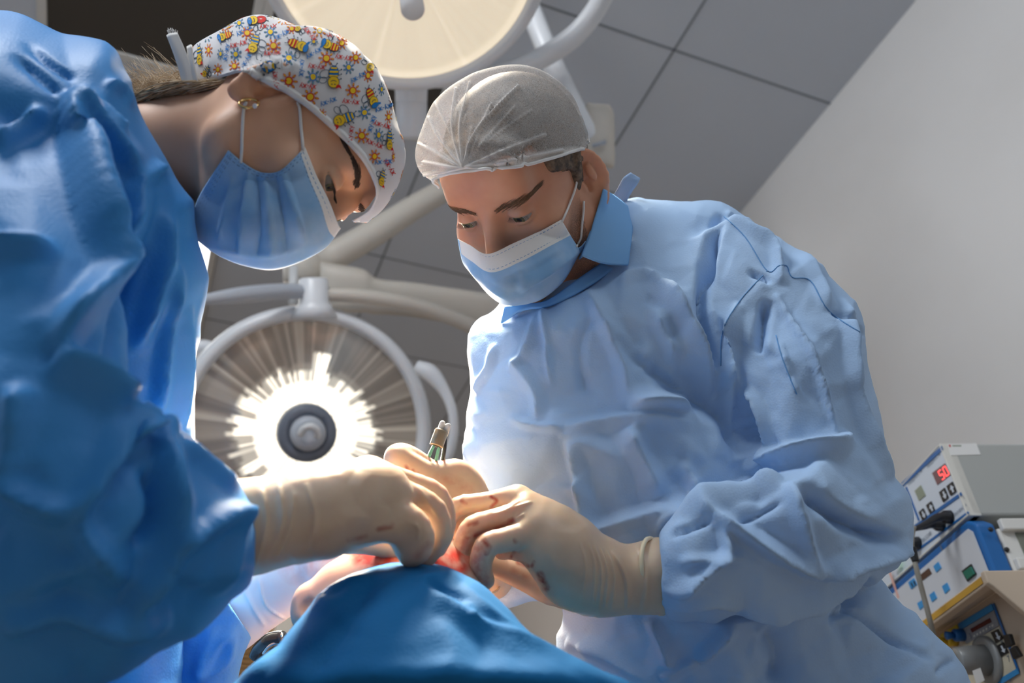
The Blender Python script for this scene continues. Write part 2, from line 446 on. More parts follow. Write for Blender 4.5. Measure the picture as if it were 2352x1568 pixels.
ceiling_unit('ceiling_panel', W0 - 1.2, W0 + .6, Q0 - 1.2, Q0 - .6, 'dark square ceiling panel in a pale frame behind the upper surgical lamp', 'ceiling panel', m_dark)
ceiling_unit('ceiling_panel', W0 - 1.2, W0 + .6, Q0 - 1.8, Q0 - 1.2, 'dark ceiling panel above the back of the woman in the patterned cap', 'ceiling panel', m_dark)
m_tube = mat('lit_diffuser', (.9, .9, .88), .5, emis=(1, .98, .94), es=5.0)
ceiling_unit('ceiling_light', W0 + 1.2, W0 + 2.4, Q0 - 1.8, Q0 - 1.2, 'glowing white ceiling light panel between the blue gown and the lower lamp', 'ceiling light', m_tube)
# louvred vent and white post on the back wall
def on_plane(x, y, P0, n):
    d = V(x, y, 1) - CAM; return CAM + d * ((P0 - CAM) @ n / (d @ n))
PB = RM(WB, 0, 0)
a, b_, c_, d_ = (on_plane(*p, PB, WD) for p in ((470, 1385), (632, 1385), (632, 1650), (470, 1650)))
t = thing('louvred_shutter', (b_ + c_) / 2 * [1, 1, 0] + [0, 0, c_[2]], 'brown slatted shutter on the far wall below the gloved hands', 'shutter')
m_lou = mat('louvre_wood', (.42, .26, .12), .6)
q0, q1 = a @ QD, b_ @ QD; z1, z0 = a[2], c_[2]
b = MB(); nl = 22
for i in range(nl):
    z = z0 + (z1 - z0) * (i + .5) / nl
    b.box(RM(WB - .03, (q0 + q1) / 2, z), QD * (q1 - q0) / 2, ZD * (z1 - z0) / nl * .5 + WD * .010, -WD * .003 + ZD * .001)
b.build('slats', m_lou, t, False)
b = MB()
for q in (q0, q1): b.box(RM(WB - .03, q, (z0 + z1) / 2), QD * .02, WD * .028, ZD * (z1 - z0) / 2)
for z in (z0, z1): b.box(RM(WB - .03, (q0 + q1) / 2, z), QD * (q1 - q0) / 2, WD * .028, ZD * .02)
b.build('frame', m_lou, t, False)
p = on_plane(645, 1450, PB, WD); qq = p @ QD
tag(MB().box(RM(WB - .06, qq, CEIL * .5 - .003), QD * .045, WD * .055, ZD * (CEIL * .5 - .006)).build('wall_post', mat('post_white', (.75, .74, .70), .5), None, False, .01),
    'white upright post on the far wall beside the brown shutter', 'post')
# ================================================================== people: shared pieces
m_skin_w = mat('skin_woman', (.70, .43, .31), .48, spec=.35, sss=.12, sssr=(.012, .004, .002))
noise_tint(m_skin_w, (.72, .39, .24), (.79, .47, .31), 14)
m_skin_m = mat('skin_man', (.62, .33, .23), .45, spec=.4, sss=.12, sssr=(.012, .004, .002))
noise_tint(m_skin_m, (.58, .26, .155), (.68, .35, .22), 16); attr_mix(m_skin_m, 'stubble', (.13, .085, .06), nscale=900)
m_eye = mat('eye_white', (.34, .30, .27), .3, spec=.25)
m_iris = mat('iris', (.16, .15, .08), .12, spec=.7); m_pupil = mat('pupil', (.01, .01, .01), .1, spec=.8)
m_brow_w = mat('brow_dark', (.07, .04, .03), .7); m_brow_m = mat('brow_brown', (.17, .09, .045), .7)
m_lash = mat('lash', (.015, .01, .01), .6)
m_hair_w = mat('hair_blond', (.42, .29, .17), .5, spec=.4); noise_tint(m_hair_w, (.42, .28, .15), (.80, .62, .40), 90)
m_hair_m = mat('hair_brown', (.12, .075, .045), .6); noise_tint(m_hair_m, (.05, .032, .02), (.20, .13, .08), 160); bump(m_hair_m, 'noise', 500, .6)

class Head:
    def __init__(s, R, t, sc=1.0, yaw=0.0, keep=(.0325, .078, 0)):
        R = np.array(R); k = np.array(keep); a = math.radians(yaw); e = k @ R.T + np.array(t)
        s.R = R @ np.array([[math.cos(a), -math.sin(a), 0], [math.sin(a), math.cos(a), 0], [0, 0, 1]]); s.s = sc
        s.t = e - (k * sc) @ s.R.T
    def w(s, L):
        c = np.atleast_2d(np.asarray(L, float) * s.s) @ s.R.T + s.t
        p = CAM + c[:, :1] * CR + c[:, 1:2] * CU - c[:, 2:] * CF
        return p if np.ndim(L) > 1 else p[0]
    def l(s, P):
        q = np.atleast_2d(P) - CAM; c = np.stack([q @ CR, q @ CU, -(q @ CF)], 1) - s.t
        r = c @ s.R / s.s; return r if np.ndim(P) > 1 else r[0]
def head_sdf(H, neck, h, lidu, lidl, jaw=1.0, lo=None, hi=None, nose=1.0, cr=1.0, chin=0.0, ear=1.0, flare=28):
    """a head in its own axes (x right, y forward, z up); neck: list of (world point, radius)"""
    S = SDF((-.22, -.24, -.30) if lo is None else lo, (.22, .15, .14) if hi is None else hi, h)
    S.ell((0, -.012 - .096 * (1 - cr) * .35, .028), (.0745, .096 * (1 - (1 - cr) * .65), .088 * cr), k=0)
    S.ell((0, .028, -.030), (.060, .060, .085), k=.03)
    for s in (-1, 1):
        S.cone((s * .050 * jaw, .004, -.062), (s * .014, .068 - chin, -.098), .020, .017, k=.022)
        S.cone((s * .052 * jaw, .0, -.03), (s * .050 * jaw, .004, -.065), .022, .019, k=.02)
        S.ell((s * .043, .055, -.030), (.024, .024, .022), k=.02)
    S.ell((0, .076 - chin, -.101), (.019, .016, .015), k=.018)
    S.cone((-.036, .073, .024), (.036, .073, .024), .0135, .0135, k=.014)
    S.ell((0, .072 - .08 * (1 - cr), .05), (.05, .022, .035), k=.02)
    S.ell((0, .078, -.068), (.026, .014, .018), k=.014)
    for s in (-1, 1): S.ell((s * .0325, .098, -.001), (.018, .020, .0135), k=.012, op='-')
    S.cone((0, .083, .012), (0, .083 + .021 * nose, -.036), .0080, .0105, k=.010)
    if nose < .8: S.ell((0, .086, .002), (.010, .0155, .020), k=.010)
    S.ell((0, .083 + .018 * nose, -.039), (.0115, .012, .0095), k=.006)
    for s in (-1, 1): S.ell((s * .0125, .092, -.043), (.0075, .010, .0075), k=.006)
    S.ell((0, .086, -.064), (.022, .006, .0045), k=.004); S.ell((0, .085, -.075), (.018, .007, .0055), k=.004)
    for s in (-1, 1):                       # lids round the eyeball
        c = np.array((s * .0325, .0735, 0.0)); sl, X = S.sub(c - .016, c + .016, .004)
        p = [X[i] - c[i] for i in range(3)]; r = np.sqrt(sum(q * q for q in p)) - .0148
        up = -(p[2] * math.cos(lidu) - p[1] * math.sin(lidu)); lw = (p[2] * math.cos(lidl) - p[1] * math.sin(lidl))
        S.comb(sl, np.maximum(np.minimum(np.maximum(r, up), np.maximum(r, lw)), -p[1] - .007).astype(np.float32), .0012)
    for s in (-1, 1):                       # ears
        c = np.array((s * (.079 + .006 * (ear - 1) / .15), -.014, -.010)); a = math.radians(flare) * s
        Rz = np.array([[math.cos(a), -math.sin(a), 0], [math.sin(a), math.cos(a), 0], [0, 0, 1]])
        b = math.radians(-14); Rx = np.array([[1, 0, 0], [0, math.cos(b), -math.sin(b)], [0, math.sin(b), math.cos(b)]])
        Re = Rz @ Rx
        S.ell(c, (.0065, .0185 * ear, .032 * ear), Re, k=.006)
        S.ell(c + Re @ np.array((0, .001, -.026 * ear)), (.0055, .010, .011), Re, k=.004)
        S.ell(c + Re @ np.array((s * .0065, .002, .004)), (.0075, .0125 * ear, .0215 * ear), Re, k=.003, op='-')
        hp = [c + Re @ np.array((s * .0035, .0155 * ear * math.cos(q), .003 + .0285 * ear * math.sin(q))) for q in np.linspace(-.35, 3.9, 13)]
        S.chain(hp, [.0032] * 13, k=.003)
        S.ell(c + Re @ np.array((s * .004, -.001, .006)), (.0045, .005, .013), Re, k=.003)
        S.ell(c + Re @ np.array((s * .002, .009, -.006)), (.007, .0055, .0085), Re, k=.002, op='-')
        S.ell(c + Re @ np.array((s * .003, .0145, -.004)), (.004, .003, .006), Re, k=.002)
    pts = [(0, -.022, -.03)] + [tuple(H.l(p)) for p, r in neck]; rad = [neck[0][1] * .95] + [r for p, r in neck]
    S.chain(pts, rad, k=.03)
    return S
def eyes(H, parent, look, sides=(1, -1)):
    for s in sides:
        c = np.array((s * .0325, .0735, 0.0)); a = np.array(look[0 if s > 0 else 1], float); a /= np.linalg.norm(a)
        prof = [(-.0128 * math.cos(t), .0128 * math.sin(t)) for t in np.linspace(0, math.pi - .52, 14)]
        b = MB(); b.lathe(c, a, prof, 32); e = obj('eye', H.w(np.array(b.v)), b.f, m_eye, parent)
        b = MB(); b.lathe(c, a, [(.0110, .0066), (.0114, .0062), (.01165, .0045), (.0117, .003)], 32); obj('iris', H.w(np.array(b.v)), b.f, m_iris, e)
        b = MB(); b.lathe(c, a, [(.01172, .0031), (.0120, .0029), (.0122, .001)], 24); obj('pupil', H.w(np.array(b.v)), b.f, m_pupil, e)
def surf_hairs(H, bv, name, m, parent, lines, r):
    """short hairs lying on the face: lines of local (x, z) start and direction, dropped on the skin from in front"""
    b = MB()
    for (x0, z0, x1, z1, dx, dz, n, w, L) in lines:
        rng = np.random.RandomState(int(abs(x0) * 9999) + n)
        for i in range(n):
            t = rng.rand() ** .8; u = rng.uniform(-1, 1) * rng.rand() ** .4
            x = x0 + (x1 - x0) * t; z = z0 + (z1 - z0) * t + u * w * (.3 + .7 * math.sin(math.pi * min(1, t * .85 + .15))); pts = []
            for k in (0, .5, 1):
                o = H.w(np.array((x + dx * L * k, .16, z + dz * L * k))); d = Vector(H.w(np.array((0, 0, 0.))) - H.w(np.array((0, 1, 0.)))).normalized()
                h = bv.ray_cast(Vector(o), d)
                if h[0] is None: pts = []; break
                pts.append(np.array(h[0] - d * (.0004 + .0008 * k)))
            if pts: b.tube(pts, [r, r * .9, r * .3], 4, sub=1)
    return b.build(name, m, parent) if b.v else None

# cloth of the gowns
def cloth(name, base, dark, tl):
    m = mat(name, base, .7, spec=.12, sheen=.04)
    noise_tint(m, dark, base, 5, 3, .3, .62); bump(m, 'voronoi', 430, .22, .0008); translucent(m, base, tl); return m
m_gown_m = cloth('gown_cloth_light', (.46, .645, .89), (.42, .61, .88), .12)
m_gown_w = cloth('gown_cloth_deep', (.045, .29, .70), (.03, .25, .64), .10); bsdf(m_gown_w).inputs['Specular IOR Level'].default_value = .4; bsdf(m_gown_w).inputs['Roughness'].default_value = .52
m_drape = cloth('drape_cloth', (.008, .15, .38), (.006, .13, .34), .03)
m_mask = mat('mask_blue', (.33, .57, .86), .7, spec=.2, sheen=.15); noise_tint(m_mask, (.27, .52, .82), (.42, .63, .88), 35, 3)
translucent(m_mask, (.35, .6, .85), .2)
m_white = mat('white_cloth', (.80, .79, .77), .7, spec=.2)
m_stitch = mat('stitch_blue', (.22, .36, .58), .8)

def mask_part(rows, parent, bv, strokes, top_band, side_band, name='face_mask', su=14, sv=12, gap=.004):
    v, f, nr, nc = patch(rows, su, sv); v = lift(v, bv, gap)
    v = lap(v, f, 2); v, _ = crease(v, f, strokes, (), True, 0); v = lift(v, bv, .0015)
    o = obj(name, v, f, [m_mask, m_white], parent)
    G = v.reshape(nr, nc, 3)
    mi = np.zeros(len(f), int); k = 0
    for i in range(nr - 1):
        for j in range(nc - 1):
            if top_band(i / (nr - 1), j / (nc - 1)): mi[k] = 1
            k += 1
    o.data.polygons.foreach_set('material_index', mi.tolist()); solidify(o, .0009, 1)
    return o, G
def raw_w(o):
    v, f = raw(o); return v + np.array(o.get('_o', (0, 0, 0))), f
def stitches(G, name, parent, paths, r=.00055, every=.0046, ln_=.0026):
    """rows of heat-sealed stitches along grid paths (u, v in 0..1)"""
    nr, nc = G.shape[:2]; b = MB()
    for p in paths:
        q = np.array([G[min(int(round(v * (nr - 1))), nr - 1), min(int(round(u * (nc - 1))), nc - 1)] if False else bil(G, v * (nr - 1), u * (nc - 1)) for u, v in crom(np.array(p, float), 20)])
        q = q + (CAM - q) / np.linalg.norm(CAM - q, axis=1)[:, None] * .0007
        L = np.concatenate([[0], np.cumsum(np.linalg.norm(np.diff(q, axis=0), axis=1))])
        for s in np.arange(0, L[-1] - ln_, every):
            a = np.array([np.interp(s, L, q[:, k]) for k in range(3)]); c = np.array([np.interp(s + ln_, L, q[:, k]) for k in range(3)])
            b.tube([a, c], r, 5, sub=1)
    return b.build(name, m_stitch, parent)
def bil(G, i, j):
    i0 = min(int(i), G.shape[0] - 2); j0 = min(int(j), G.shape[1] - 2); a, c = i - i0, j - j0
    return (G[i0, j0] * (1 - a) * (1 - c) + G[i0 + 1, j0] * a * (1 - c) + G[i0, j0 + 1] * (1 - a) * c + G[i0 + 1, j0 + 1] * a * c)
def dome(st, nu=10, nf=16, nb=10, pw=.5):
    """a cap: stations (band x, y, depth, top x, y, depth, back depth) swept round the head"""
    S = crom(np.array(st, float), nu); rings = []
    for r in S:
        row = []
        for s in np.linspace(0, 1, nf):                       # from the band over the front to the outline
            z = r[5] - (r[5] - r[2]) * (1 - s ** 2) ** pw if s < 1 else r[5]
            row.append(V(r[0] + (r[3] - r[0]) * s, r[1] + (r[4] - r[1]) * s, z))
        for s in np.linspace(1, 0, nb + 1)[1:]:
            z = r[5] + (r[6] - r[5]) * (1 - s ** 2) ** .5
            row.append(V(r[0] + (r[3] - r[0]) * s, r[1] + (r[4] - r[1]) * s, z))
        rings.append(row)
    G = np.array(rings); nr, nc = G.shape[:2]; v = G.reshape(-1, 3)
    f = np.array([(i * nc + j, i * nc + j + 1, (i + 1) * nc + j + 1, (i + 1) * nc + j) for i in range(nr - 1) for j in range(nc - 1)])
    n = normals(v, f); 
    if (n[[i * nc + nf // 2 for i in range(nr)]] * (CAM - v[[i * nc + nf // 2 for i in range(nr)]])).sum() < 0: f = f[:, ::-1]
    return v, f, nr, nc
# ================================================================== the woman bending in from the left
HW = Head([[-0.068, 0.5441, 0.8362], [0.5401, -0.6847, 0.4894], [0.8388, 0.485, -0.2473]], [-0.2012, 0.1783, -0.8391], .93, 17)
woman = thing('person', V(150, 800, .85) * [1, 1, 0], 'woman in a deep blue gown and a white cap with bees, bending over the patient', 'person')
neck_w = [(V(432, 364, .835), .056), (V(335, 396, .835), .058), (V(200, 450, .84), .075), (V(60, 580, .86), .10)]
S = head_sdf(HW, neck_w, .0022, math.radians(-3), math.radians(-40), lo=(-.24, -.36, -.46), hi=(.24, .13, .13), nose=.5, cr=.86, chin=.012)
v, f = S.mesh(); v = lap(v, f, 2, .5); v = HW.w(v)
body_w = obj('body', v, f, m_skin_w, woman); bv_w = bvh_of(v, f)
eyes(HW, woman, [(.05, .9, -.35), (.05, .9, -.35)])
surf_hairs(HW, bv_w, 'eyebrow', m_brow_w, woman, [(.014, .020, .052, .026, .8, .25, 300, .0042, .008)], .00026)
surf_hairs(HW, bv_w, 'eyebrow', m_brow_w, woman, [(-.014, .020, -.052, .026, -.8, .25, 120, .0030, .008)], .00035)
b = MB(); rng = np.random.RandomState(3)
for i in range(24):                                           # lashes along the upper lid
    t = -.011 + .022 * i / 23; a = math.radians(-4); c = np.array((.0325 + t, .0735, 0))
    rr = math.sqrt(max(.0150 ** 2 - t * t, 1e-8)); p0 = c + np.array((0, rr * math.cos(a), rr * math.sin(a)))
    p1 = p0 + np.array((t * .25, .0055, -.004)); p2 = p0 + np.array((t * .5 + rng.uniform(-.001, .001), .0095, -.004))
    b.tube([HW.w(p) for p in (p0, p1, p2)], [.00022, .00016, .00008], 4, sub=1)
b.build('eyelashes', m_lash, woman)
# hair at the nape, with flyaway strands
b = MB(); rng = np.random.RandomState(11)
for i in range(900):
    u = rng.rand(); x0, y0 = 470 - 130 * u + rng.uniform(-8, 8), 190 + 26 * u + rng.uniform(-14, 30); d0 = .80 + rng.uniform(0, .09)
    L = rng.uniform(30, 140); k = rng.uniform(-.9, 1.3)
    p = [(x0 + 30, y0 + 4, d0 - .002), (x0, y0, d0), (x0 - L * .3, y0 + k * L * .15 + rng.uniform(-14, 8), d0 + .004), (x0 - L * .65, y0 - k * L * .2 + rng.uniform(-16, 12), d0 + .006), (x0 - L, y0 - k * L * .45 + rng.uniform(-30, 26), d0 + rng.uniform(-.01, .02))]
    b.tube([V(*q) for q in p], [.0004, .00042, .00036, .00024, .0001], 4, sub=3)
for i in range(260):
    u = rng.rand(); y0 = 178 + 10 * rng.rand() + 0; x0 = 545 - 180 * u
    p = [(x0 + 40, y0 + 6 - 12 * u * 0, .79), (x0, y0 + 14 * rng.rand() + 10 * u, .788 + .02 * rng.rand()), (x0 - 40, y0 + 14 + 18 * u + rng.uniform(-6, 8), .80), (x0 - 80, y0 + 24 + 26 * u + rng.uniform(-16, 10), .81)]
    b.tube([V(*q) for q in p], [.0004, .0006, .0006, .0002], 4, sub=3)
b.build('hair', m_hair_w, woman)
# earring
ear = MB(); c = onto(bv_w, 574, 236, .0045); ph = np.linspace(0, 2 * math.pi, 25)
ring = [c + .0080 * (math.cos(a) * (.93 * CR + .25 * CF) + math.sin(a) * (.62 * CU + .6 * CF)) for a in ph]
ear.tube(ring, .0013, 10, sub=1); e_ = ear.build('earring', mat('gold', (.85, .55, .22), .18, 1), woman)
MB().lathe(c + CR * .0065 - CU * .0035 - CF * .005, -CF, [(-.0016, .0004), (0, .0022), (.0012, .0014)], 8).build('stone', mat('clear_stone', (.8, .8, .85), .05, spec=1), e_, False)

# ---- the printed cap
st = [(440, 192, .835, 436, 120, .86, .93), (468, 188, .805, 455, 92, .87, .95), (520, 183, .785, 520, 52, .88, .97), (570, 182, .772, 590, 25, .885, .98),
      (625, 203, .765, 655, 36, .885, .98), (700, 250, .762, 735, 78, .88, .975), (760, 303, .762, 812, 112, .875, .97), (810, 352, .766, 875, 175, .87, .96),
      (843, 395, .772, 910, 262, .865, .95), (861, 435, .778, 926, 342, .858, .93), (858, 464, .788, 922, 410, .85, .91), (840, 488, .80, 892, 466, .845, .89), (806, 510, .812, 842, 512, .84, .87)]
v, f, nr, nc = dome(st)
v = lift(v, bv_w, .004, .03); v = lap(v, f, 2)
cap_str = [([(668, 60), (690, 88), (716, 150)], 26, 26, -.010), ([(700, 100), (740, 92), (800, 118)], 20, 26, .006), ([(640, 170), (560, 120), (520, 60)], 16, 22, .003),
           ([(480, 170), (500, 110), (530, 70)], 14, 20, .004), ([(560, 170), (680, 190), (800, 270)], 18, 18, .002), ([(700, 130), (800, 180), (870, 260)], 24, 24, .003)]
v, _ = crease(v, f, cap_str, [(5, 75, .0018, (380, 0, 960, 560))], True, 1)
v = clear(v, bv_w, .004, .05); v = lap(v, f, 3); v = clear(v, bv_w, .003, .05); v = lift(v, bv_w, .0025, .05)
m_cap = mat('cap_cotton', (.80, .79, .80), .8, spec=.15, sheen=.1); bump(m_cap, 'noise', 900, .15, .0003); translucent(m_cap, (.8, .79, .8), .15)
cap = obj('cap', v, f, m_cap, woman); solidify(cap, .0012, 1)
bv_cap = bvh_of(v, f)
G = v.reshape(nr, nc, 3)
b = MB(); rows = []                                            # white binding along the edge
for i in range(nr):
    p = G[i, 0]; q = G[i, 2]; t = (q - p) / np.linalg.norm(q - p); o = (CAM - p) / np.linalg.norm(CAM - p)
    w = .0062
    rows.append([p - t * .0015 + o * .0012, p + t * w * .5 + o * .0030, p + t * w + o * .0016, p + t * w * .5 - o * .0002])
b.rings(rows); b.build('cap_binding', m_white, cap)
v2, f2, *_ = patch([[(384, 82, .80), (391, 78, .799), (408, 76, .80)], [(398, 118, .797), (408, 116, .795), (424, 112, .797)], [(412, 160, .794), (424, 158, .792), (440, 156, .794)], [(420, 192, .792), (434, 194, .79), (450, 190, .792)]], 5, 6)
solidify(obj('cap_tie', v2, f2, m_white, cap), .0022, 0)
v2, f2, *_ = patch([[(430, 108, .800), (440, 103, .799)], [(434, 150, .795), (446, 148, .793)], [(438, 192, .792), (456, 188, .79)]], 5, 6)
solidify(obj('cap_tie', v2, f2, m_white, cap), .002, 0)
b = MB(); rng = np.random.RandomState(4)
for i in range(26): b.tube([V(386 + i * .8, 82, .80), V(384 + i * .8 + rng.uniform(-6, 5), 74 - rng.uniform(0, 10), .80)], .00022, 4, sub=1)
b.build('frayed_threads', m_white, cap)

# ---- the print: bees, suns and the buzzing words, lying on the cloth
PC = [mat('print_' + n, c, .8, spec=.1) for n, c in (('red', (.62, .03, .025)), ('orange', (.85, .25, .02)), ('yellow', (.86, .56, .03)), ('blue', (.02, .19, .52)), ('navy', (.03, .06, .10)), ('green', (.30, .38, .10)))]
RED, ORA, YEL, BLU, NAV, GRN = range(6)
print_mb = MB(); _lay = [0]
def decal(poly, mi, lay=0, sub=0):
    P = []
    for x, y in poly:
        p = onto(bv_cap, x, y, .0013 + .00012 * lay)
        if p is None: return
        P.append(p)
    if len(P) < 3: return
    dd = [abs((P[i] - P[i - 1]) @ CF) for i in range(len(P))]
    if max(dd) > .012: return
    c = sum(P) / len(P); n = len(P)
    print_mb.add([c] + P, [(0, 1 + i, 1 + (i + 1) % n) for i in range(n)], mi)
def ell2(cx, cy, a, b_, rot=0, n=14):
    t = np.arange(n) * 2 * math.pi / n; c, s = math.cos(rot), math.sin(rot)
    return [(cx + a * math.cos(q) * c - b_ * math.sin(q) * s, cy + a * math.cos(q) * s + b_ * math.sin(q) * c) for q in t]
def stroke2(pts, w, mi, lay):
    for (x0, y0), (x1, y1) in zip(pts[:-1], pts[1:]):
        dx, dy = x1 - x0, y1 - y0; L = math.hypot(dx, dy) + 1e-6; nx, ny = -dy / L * w / 2, dx / L * w / 2; ex, ey = dx / L * w * .3, dy / L * w * .3
        decal([(x0 + nx - ex, y0 + ny - ey), (x1 + nx + ex, y1 + ny + ey), (x1 - nx + ex, y1 - ny + ey), (x0 - nx - ex, y0 - ny - ey)], mi, lay)
def c2(X, Y): return 300 + X / 2.45, Y / 2.45
def sun(X, Y, kind, s=1.0, sq=1.0, rot=0):
    x, y = c2(X, Y); rim, pet, cen = ((RED, ORA, YEL) if kind == 'o' else (BLU, GRN, YEL)); r0 = 6.9 * s
    for k in range(8):
        a = k * math.pi / 4 + rot; px, py = math.cos(a), math.sin(a)
        decal([(x + u * sq, y + w) for u, w in ell2(px * r0 * 1.72, py * r0 * 1.72, r0 * .58, r0 * .30, a, 8)], rim, 1)
        decal([(x + u * sq, y + w) for u, w in ell2(px * r0 * 1.75, py * r0 * 1.75, r0 * .36, r0 * .14, a, 6)], YEL if kind == 'o' else GRN, 2)
    decal([(x + u * sq, y + w) for u, w in ell2(0, 0, r0 * 1.12, r0 * 1.12)], rim, 1); decal([(x + u * sq, y + w) for u, w in ell2(0, 0, r0 * .82, r0 * .82)], cen, 2)
for q in [(540, 157, .9, .8), (660, 193, 1, 1), (808, 265, 1.1, 1), (855, 118, .85, 1), (805, 90, .7, 1), (445, 288, 1, .6), (590, 378, .95, .9), (497, 395, .9, .8), (1062, 180, 1.05, 1),
          (1100, 335, 1.15, 1), (1185, 250, .95, .9), (1262, 330, 1, .9), (1330, 430, 1, .75), (890, 457, 1.35, 1), (1010, 548, 1.3, 1), (1247, 513, 1.15, .95), (1300, 768, 1.15, .95),
          (1368, 880, 1.1, .8), (1445, 662, 1.1, .5), (908, 170, .8, 1), (1472, 880, .9, .3), (1462, 590, .9, .35), (1075, 640, .7, 1)]: sun(q[0], q[1], 'o', q[2], q[3], q[0] % 7 * .1)
for q in [(615, 137, .85, .9), (790, 188, 1, 1), (598, 310, 1.05, .85), (893, 333, 1.1, 1), (1025, 437, 1.2, 1), (1223, 385, 1, .85), (1312, 637, 1.1, .9), (1392, 763, 1.05, .7), (1405, 505, 1, .5),
          (510, 310, .9, .6), (432, 212, .9, .9), (1030, 243, .6, 1)]: sun(q[0], q[1], 'b', q[2], q[3], q[0] % 5 * .12)
def bee(X, Y, ang, s=1.0, hat=False, sq=1.0, flip=1):
    s = s * .93
    """ang: direction of the head, degrees in the picture; hat: blue cap and red stripes, else bow and blue stripes"""
    x, y = c2(X, Y); a = math.radians(ang); c, sn = math.cos(a), math.sin(a)
    def T(pts): return [(x + (u * c - w * flip * sn) * sq * s, y + (u * sn + w * flip * c) * s) for u, w in pts]
    def D(pts, mi, lay): decal(T(pts), mi, lay)
    def L(pts, w, lay): stroke2(T(pts), w, NAV, lay)
    for (wx, wy, r) in ((-8, -19, 12), (6, -23, 9)):              # outlined wings
        q = ell2(wx, wy, r * .75, r, .3, 14); L(q + [q[0]], 1.3, 1)
    body = RED if hat else BLU
    D(ell2(-11, 0, 16.5, 11.5), NAV, 2); D(ell2(-11, 0, 15.2, 10.2), body, 3)
    for k, (u, hw) in enumerate(((-4, 9.4), (-13, 9.6), (-21, 6.8))): D([(u - 2, -hw), (u + 2, -hw), (u + 2.4, 0), (u + 2, hw), (u - 2, hw), (u - 1.6, 0)], YEL, 4)
    D(ell2(10, 0, 13.6, 13.2), NAV, 5); D(ell2(10, 0, 12.4, 12.0), YEL, 6)
    D(ell2(15, -3.6, 1.2, 1.7), NAV, 7); D(ell2(15, 3.0, 1.2, 1.7), NAV, 7)
    L([(9, -6), (6.5, -2), (6.5, 3), (9, 6)], 1.2, 7)
    if hat: D(ell2(20, -2, 7, 11), NAV, 7); D(ell2(20, -2, 6, 10), BLU, 8); D([(16, 8), (21, 17), (25, 15), (23, 6)], BLU, 8)
    else:
        D([(17, 7), (25, 5), (22, 12), (25, 18), (17, 15), (15, 11)], RED, 8)
    for u in (-16, -6, 4): L([(u, 11), (u - 2, 16)], 1.3, 2); D(ell2(u - 2.4, 16.5, 1.6, 1.6, 0, 7), NAV, 3)
    for w in (-3, 3): L([(-26, w), (-31, w * 2.2)], 1.2, 2); D(ell2(-31.5, w * 2.2, 1.5, 1.5, 0, 7), NAV, 3)
for q in [(712, 122, 172, .85, True, 1, 1), (535, 212, 160, .75, True, .9, -1), (700, 258, 105, .95, False, 1, 1), (395, 322, 80, .95, False, .5, -1), (432, 408, 130, .6, False, .7, 1), (752, 382, 172, 1.1, False, 1, -1),
          (945, 262, 22, 1.0, True, 1, -1), (1120, 265, 200, .9, True, .95, -1), (1140, 442, 92, 1.1, False, 1, -1), (1195, 672, 160, 1.1, False, 1, -1), (1352, 555, 62, 1.0, True, .8, -1),
          (1350, 368, 120, .85, False, .9, -1), (1450, 795, 95, .9, False, .6, -1), (1455, 560, 80, .7, True, .4, 1), (1408, 1005, 110, .8, False, .6, -1), (950, 168, 150, .5, False, 1, 1)]: bee(*q)
GL = {'ж': [[(0, 0), (.45, .5), (0, 1)], [(1, 0), (.55, .5), (1, 1)], [(.5, 0), (.5, 1)]], 'у': [[(0, 0), (.45, .62)], [(.9, 0), (.3, 1.25)]], '-': [[(.1, .55), (.8, .55)]]}
def word(X, Y, ang, mi, s=1.0):
    x, y = c2(X, Y); a = math.radians(ang); c, sn = math.cos(a), math.sin(a); u = -19.0
    for ch in 'жу-жу':
        w = {'ж': 9.5, 'у': 7.5, '-': 5}[ch] * s
        for st_ in GL[ch]:
            q = [((u + p * w * .86) * 1, (r - .5) * 8.5 * s) for p, r in st_]
            stroke2([(x + p * c - r * sn, y + p * sn + r * c) for p, r in q], 1.55 * s, mi, 2)
        u += w
for q in [(775, 155, 178, RED), (610, 255, 165, RED), (1045, 380, 185, RED), (815, 450, 265, RED), (995, 487, 188, RED), (1235, 575, 186, RED), (1240, 757, 275, RED), (1410, 708, 195, RED), (1368, 810, 200, RED),
          (1195, 330, 190, RED), (800, 305, 175, RED), (1450, 940, 240, RED), (1010, 200, 230, RED), (1140, 208, 190, RED), (620, 402, 170, RED), (850, 205, 150, BLU), (960, 385, 275, BLU), (1110, 575, 160, BLU), (1275, 440, 150, BLU), (1355, 700, 285, BLU),
          (1415, 610, 160, BLU), (1415, 912, 175, BLU), (1030, 305, 150, BLU), (545, 300, 280, BLU), (640, 180, 150, BLU), (655, 350, 120, BLU)]: word(*q)
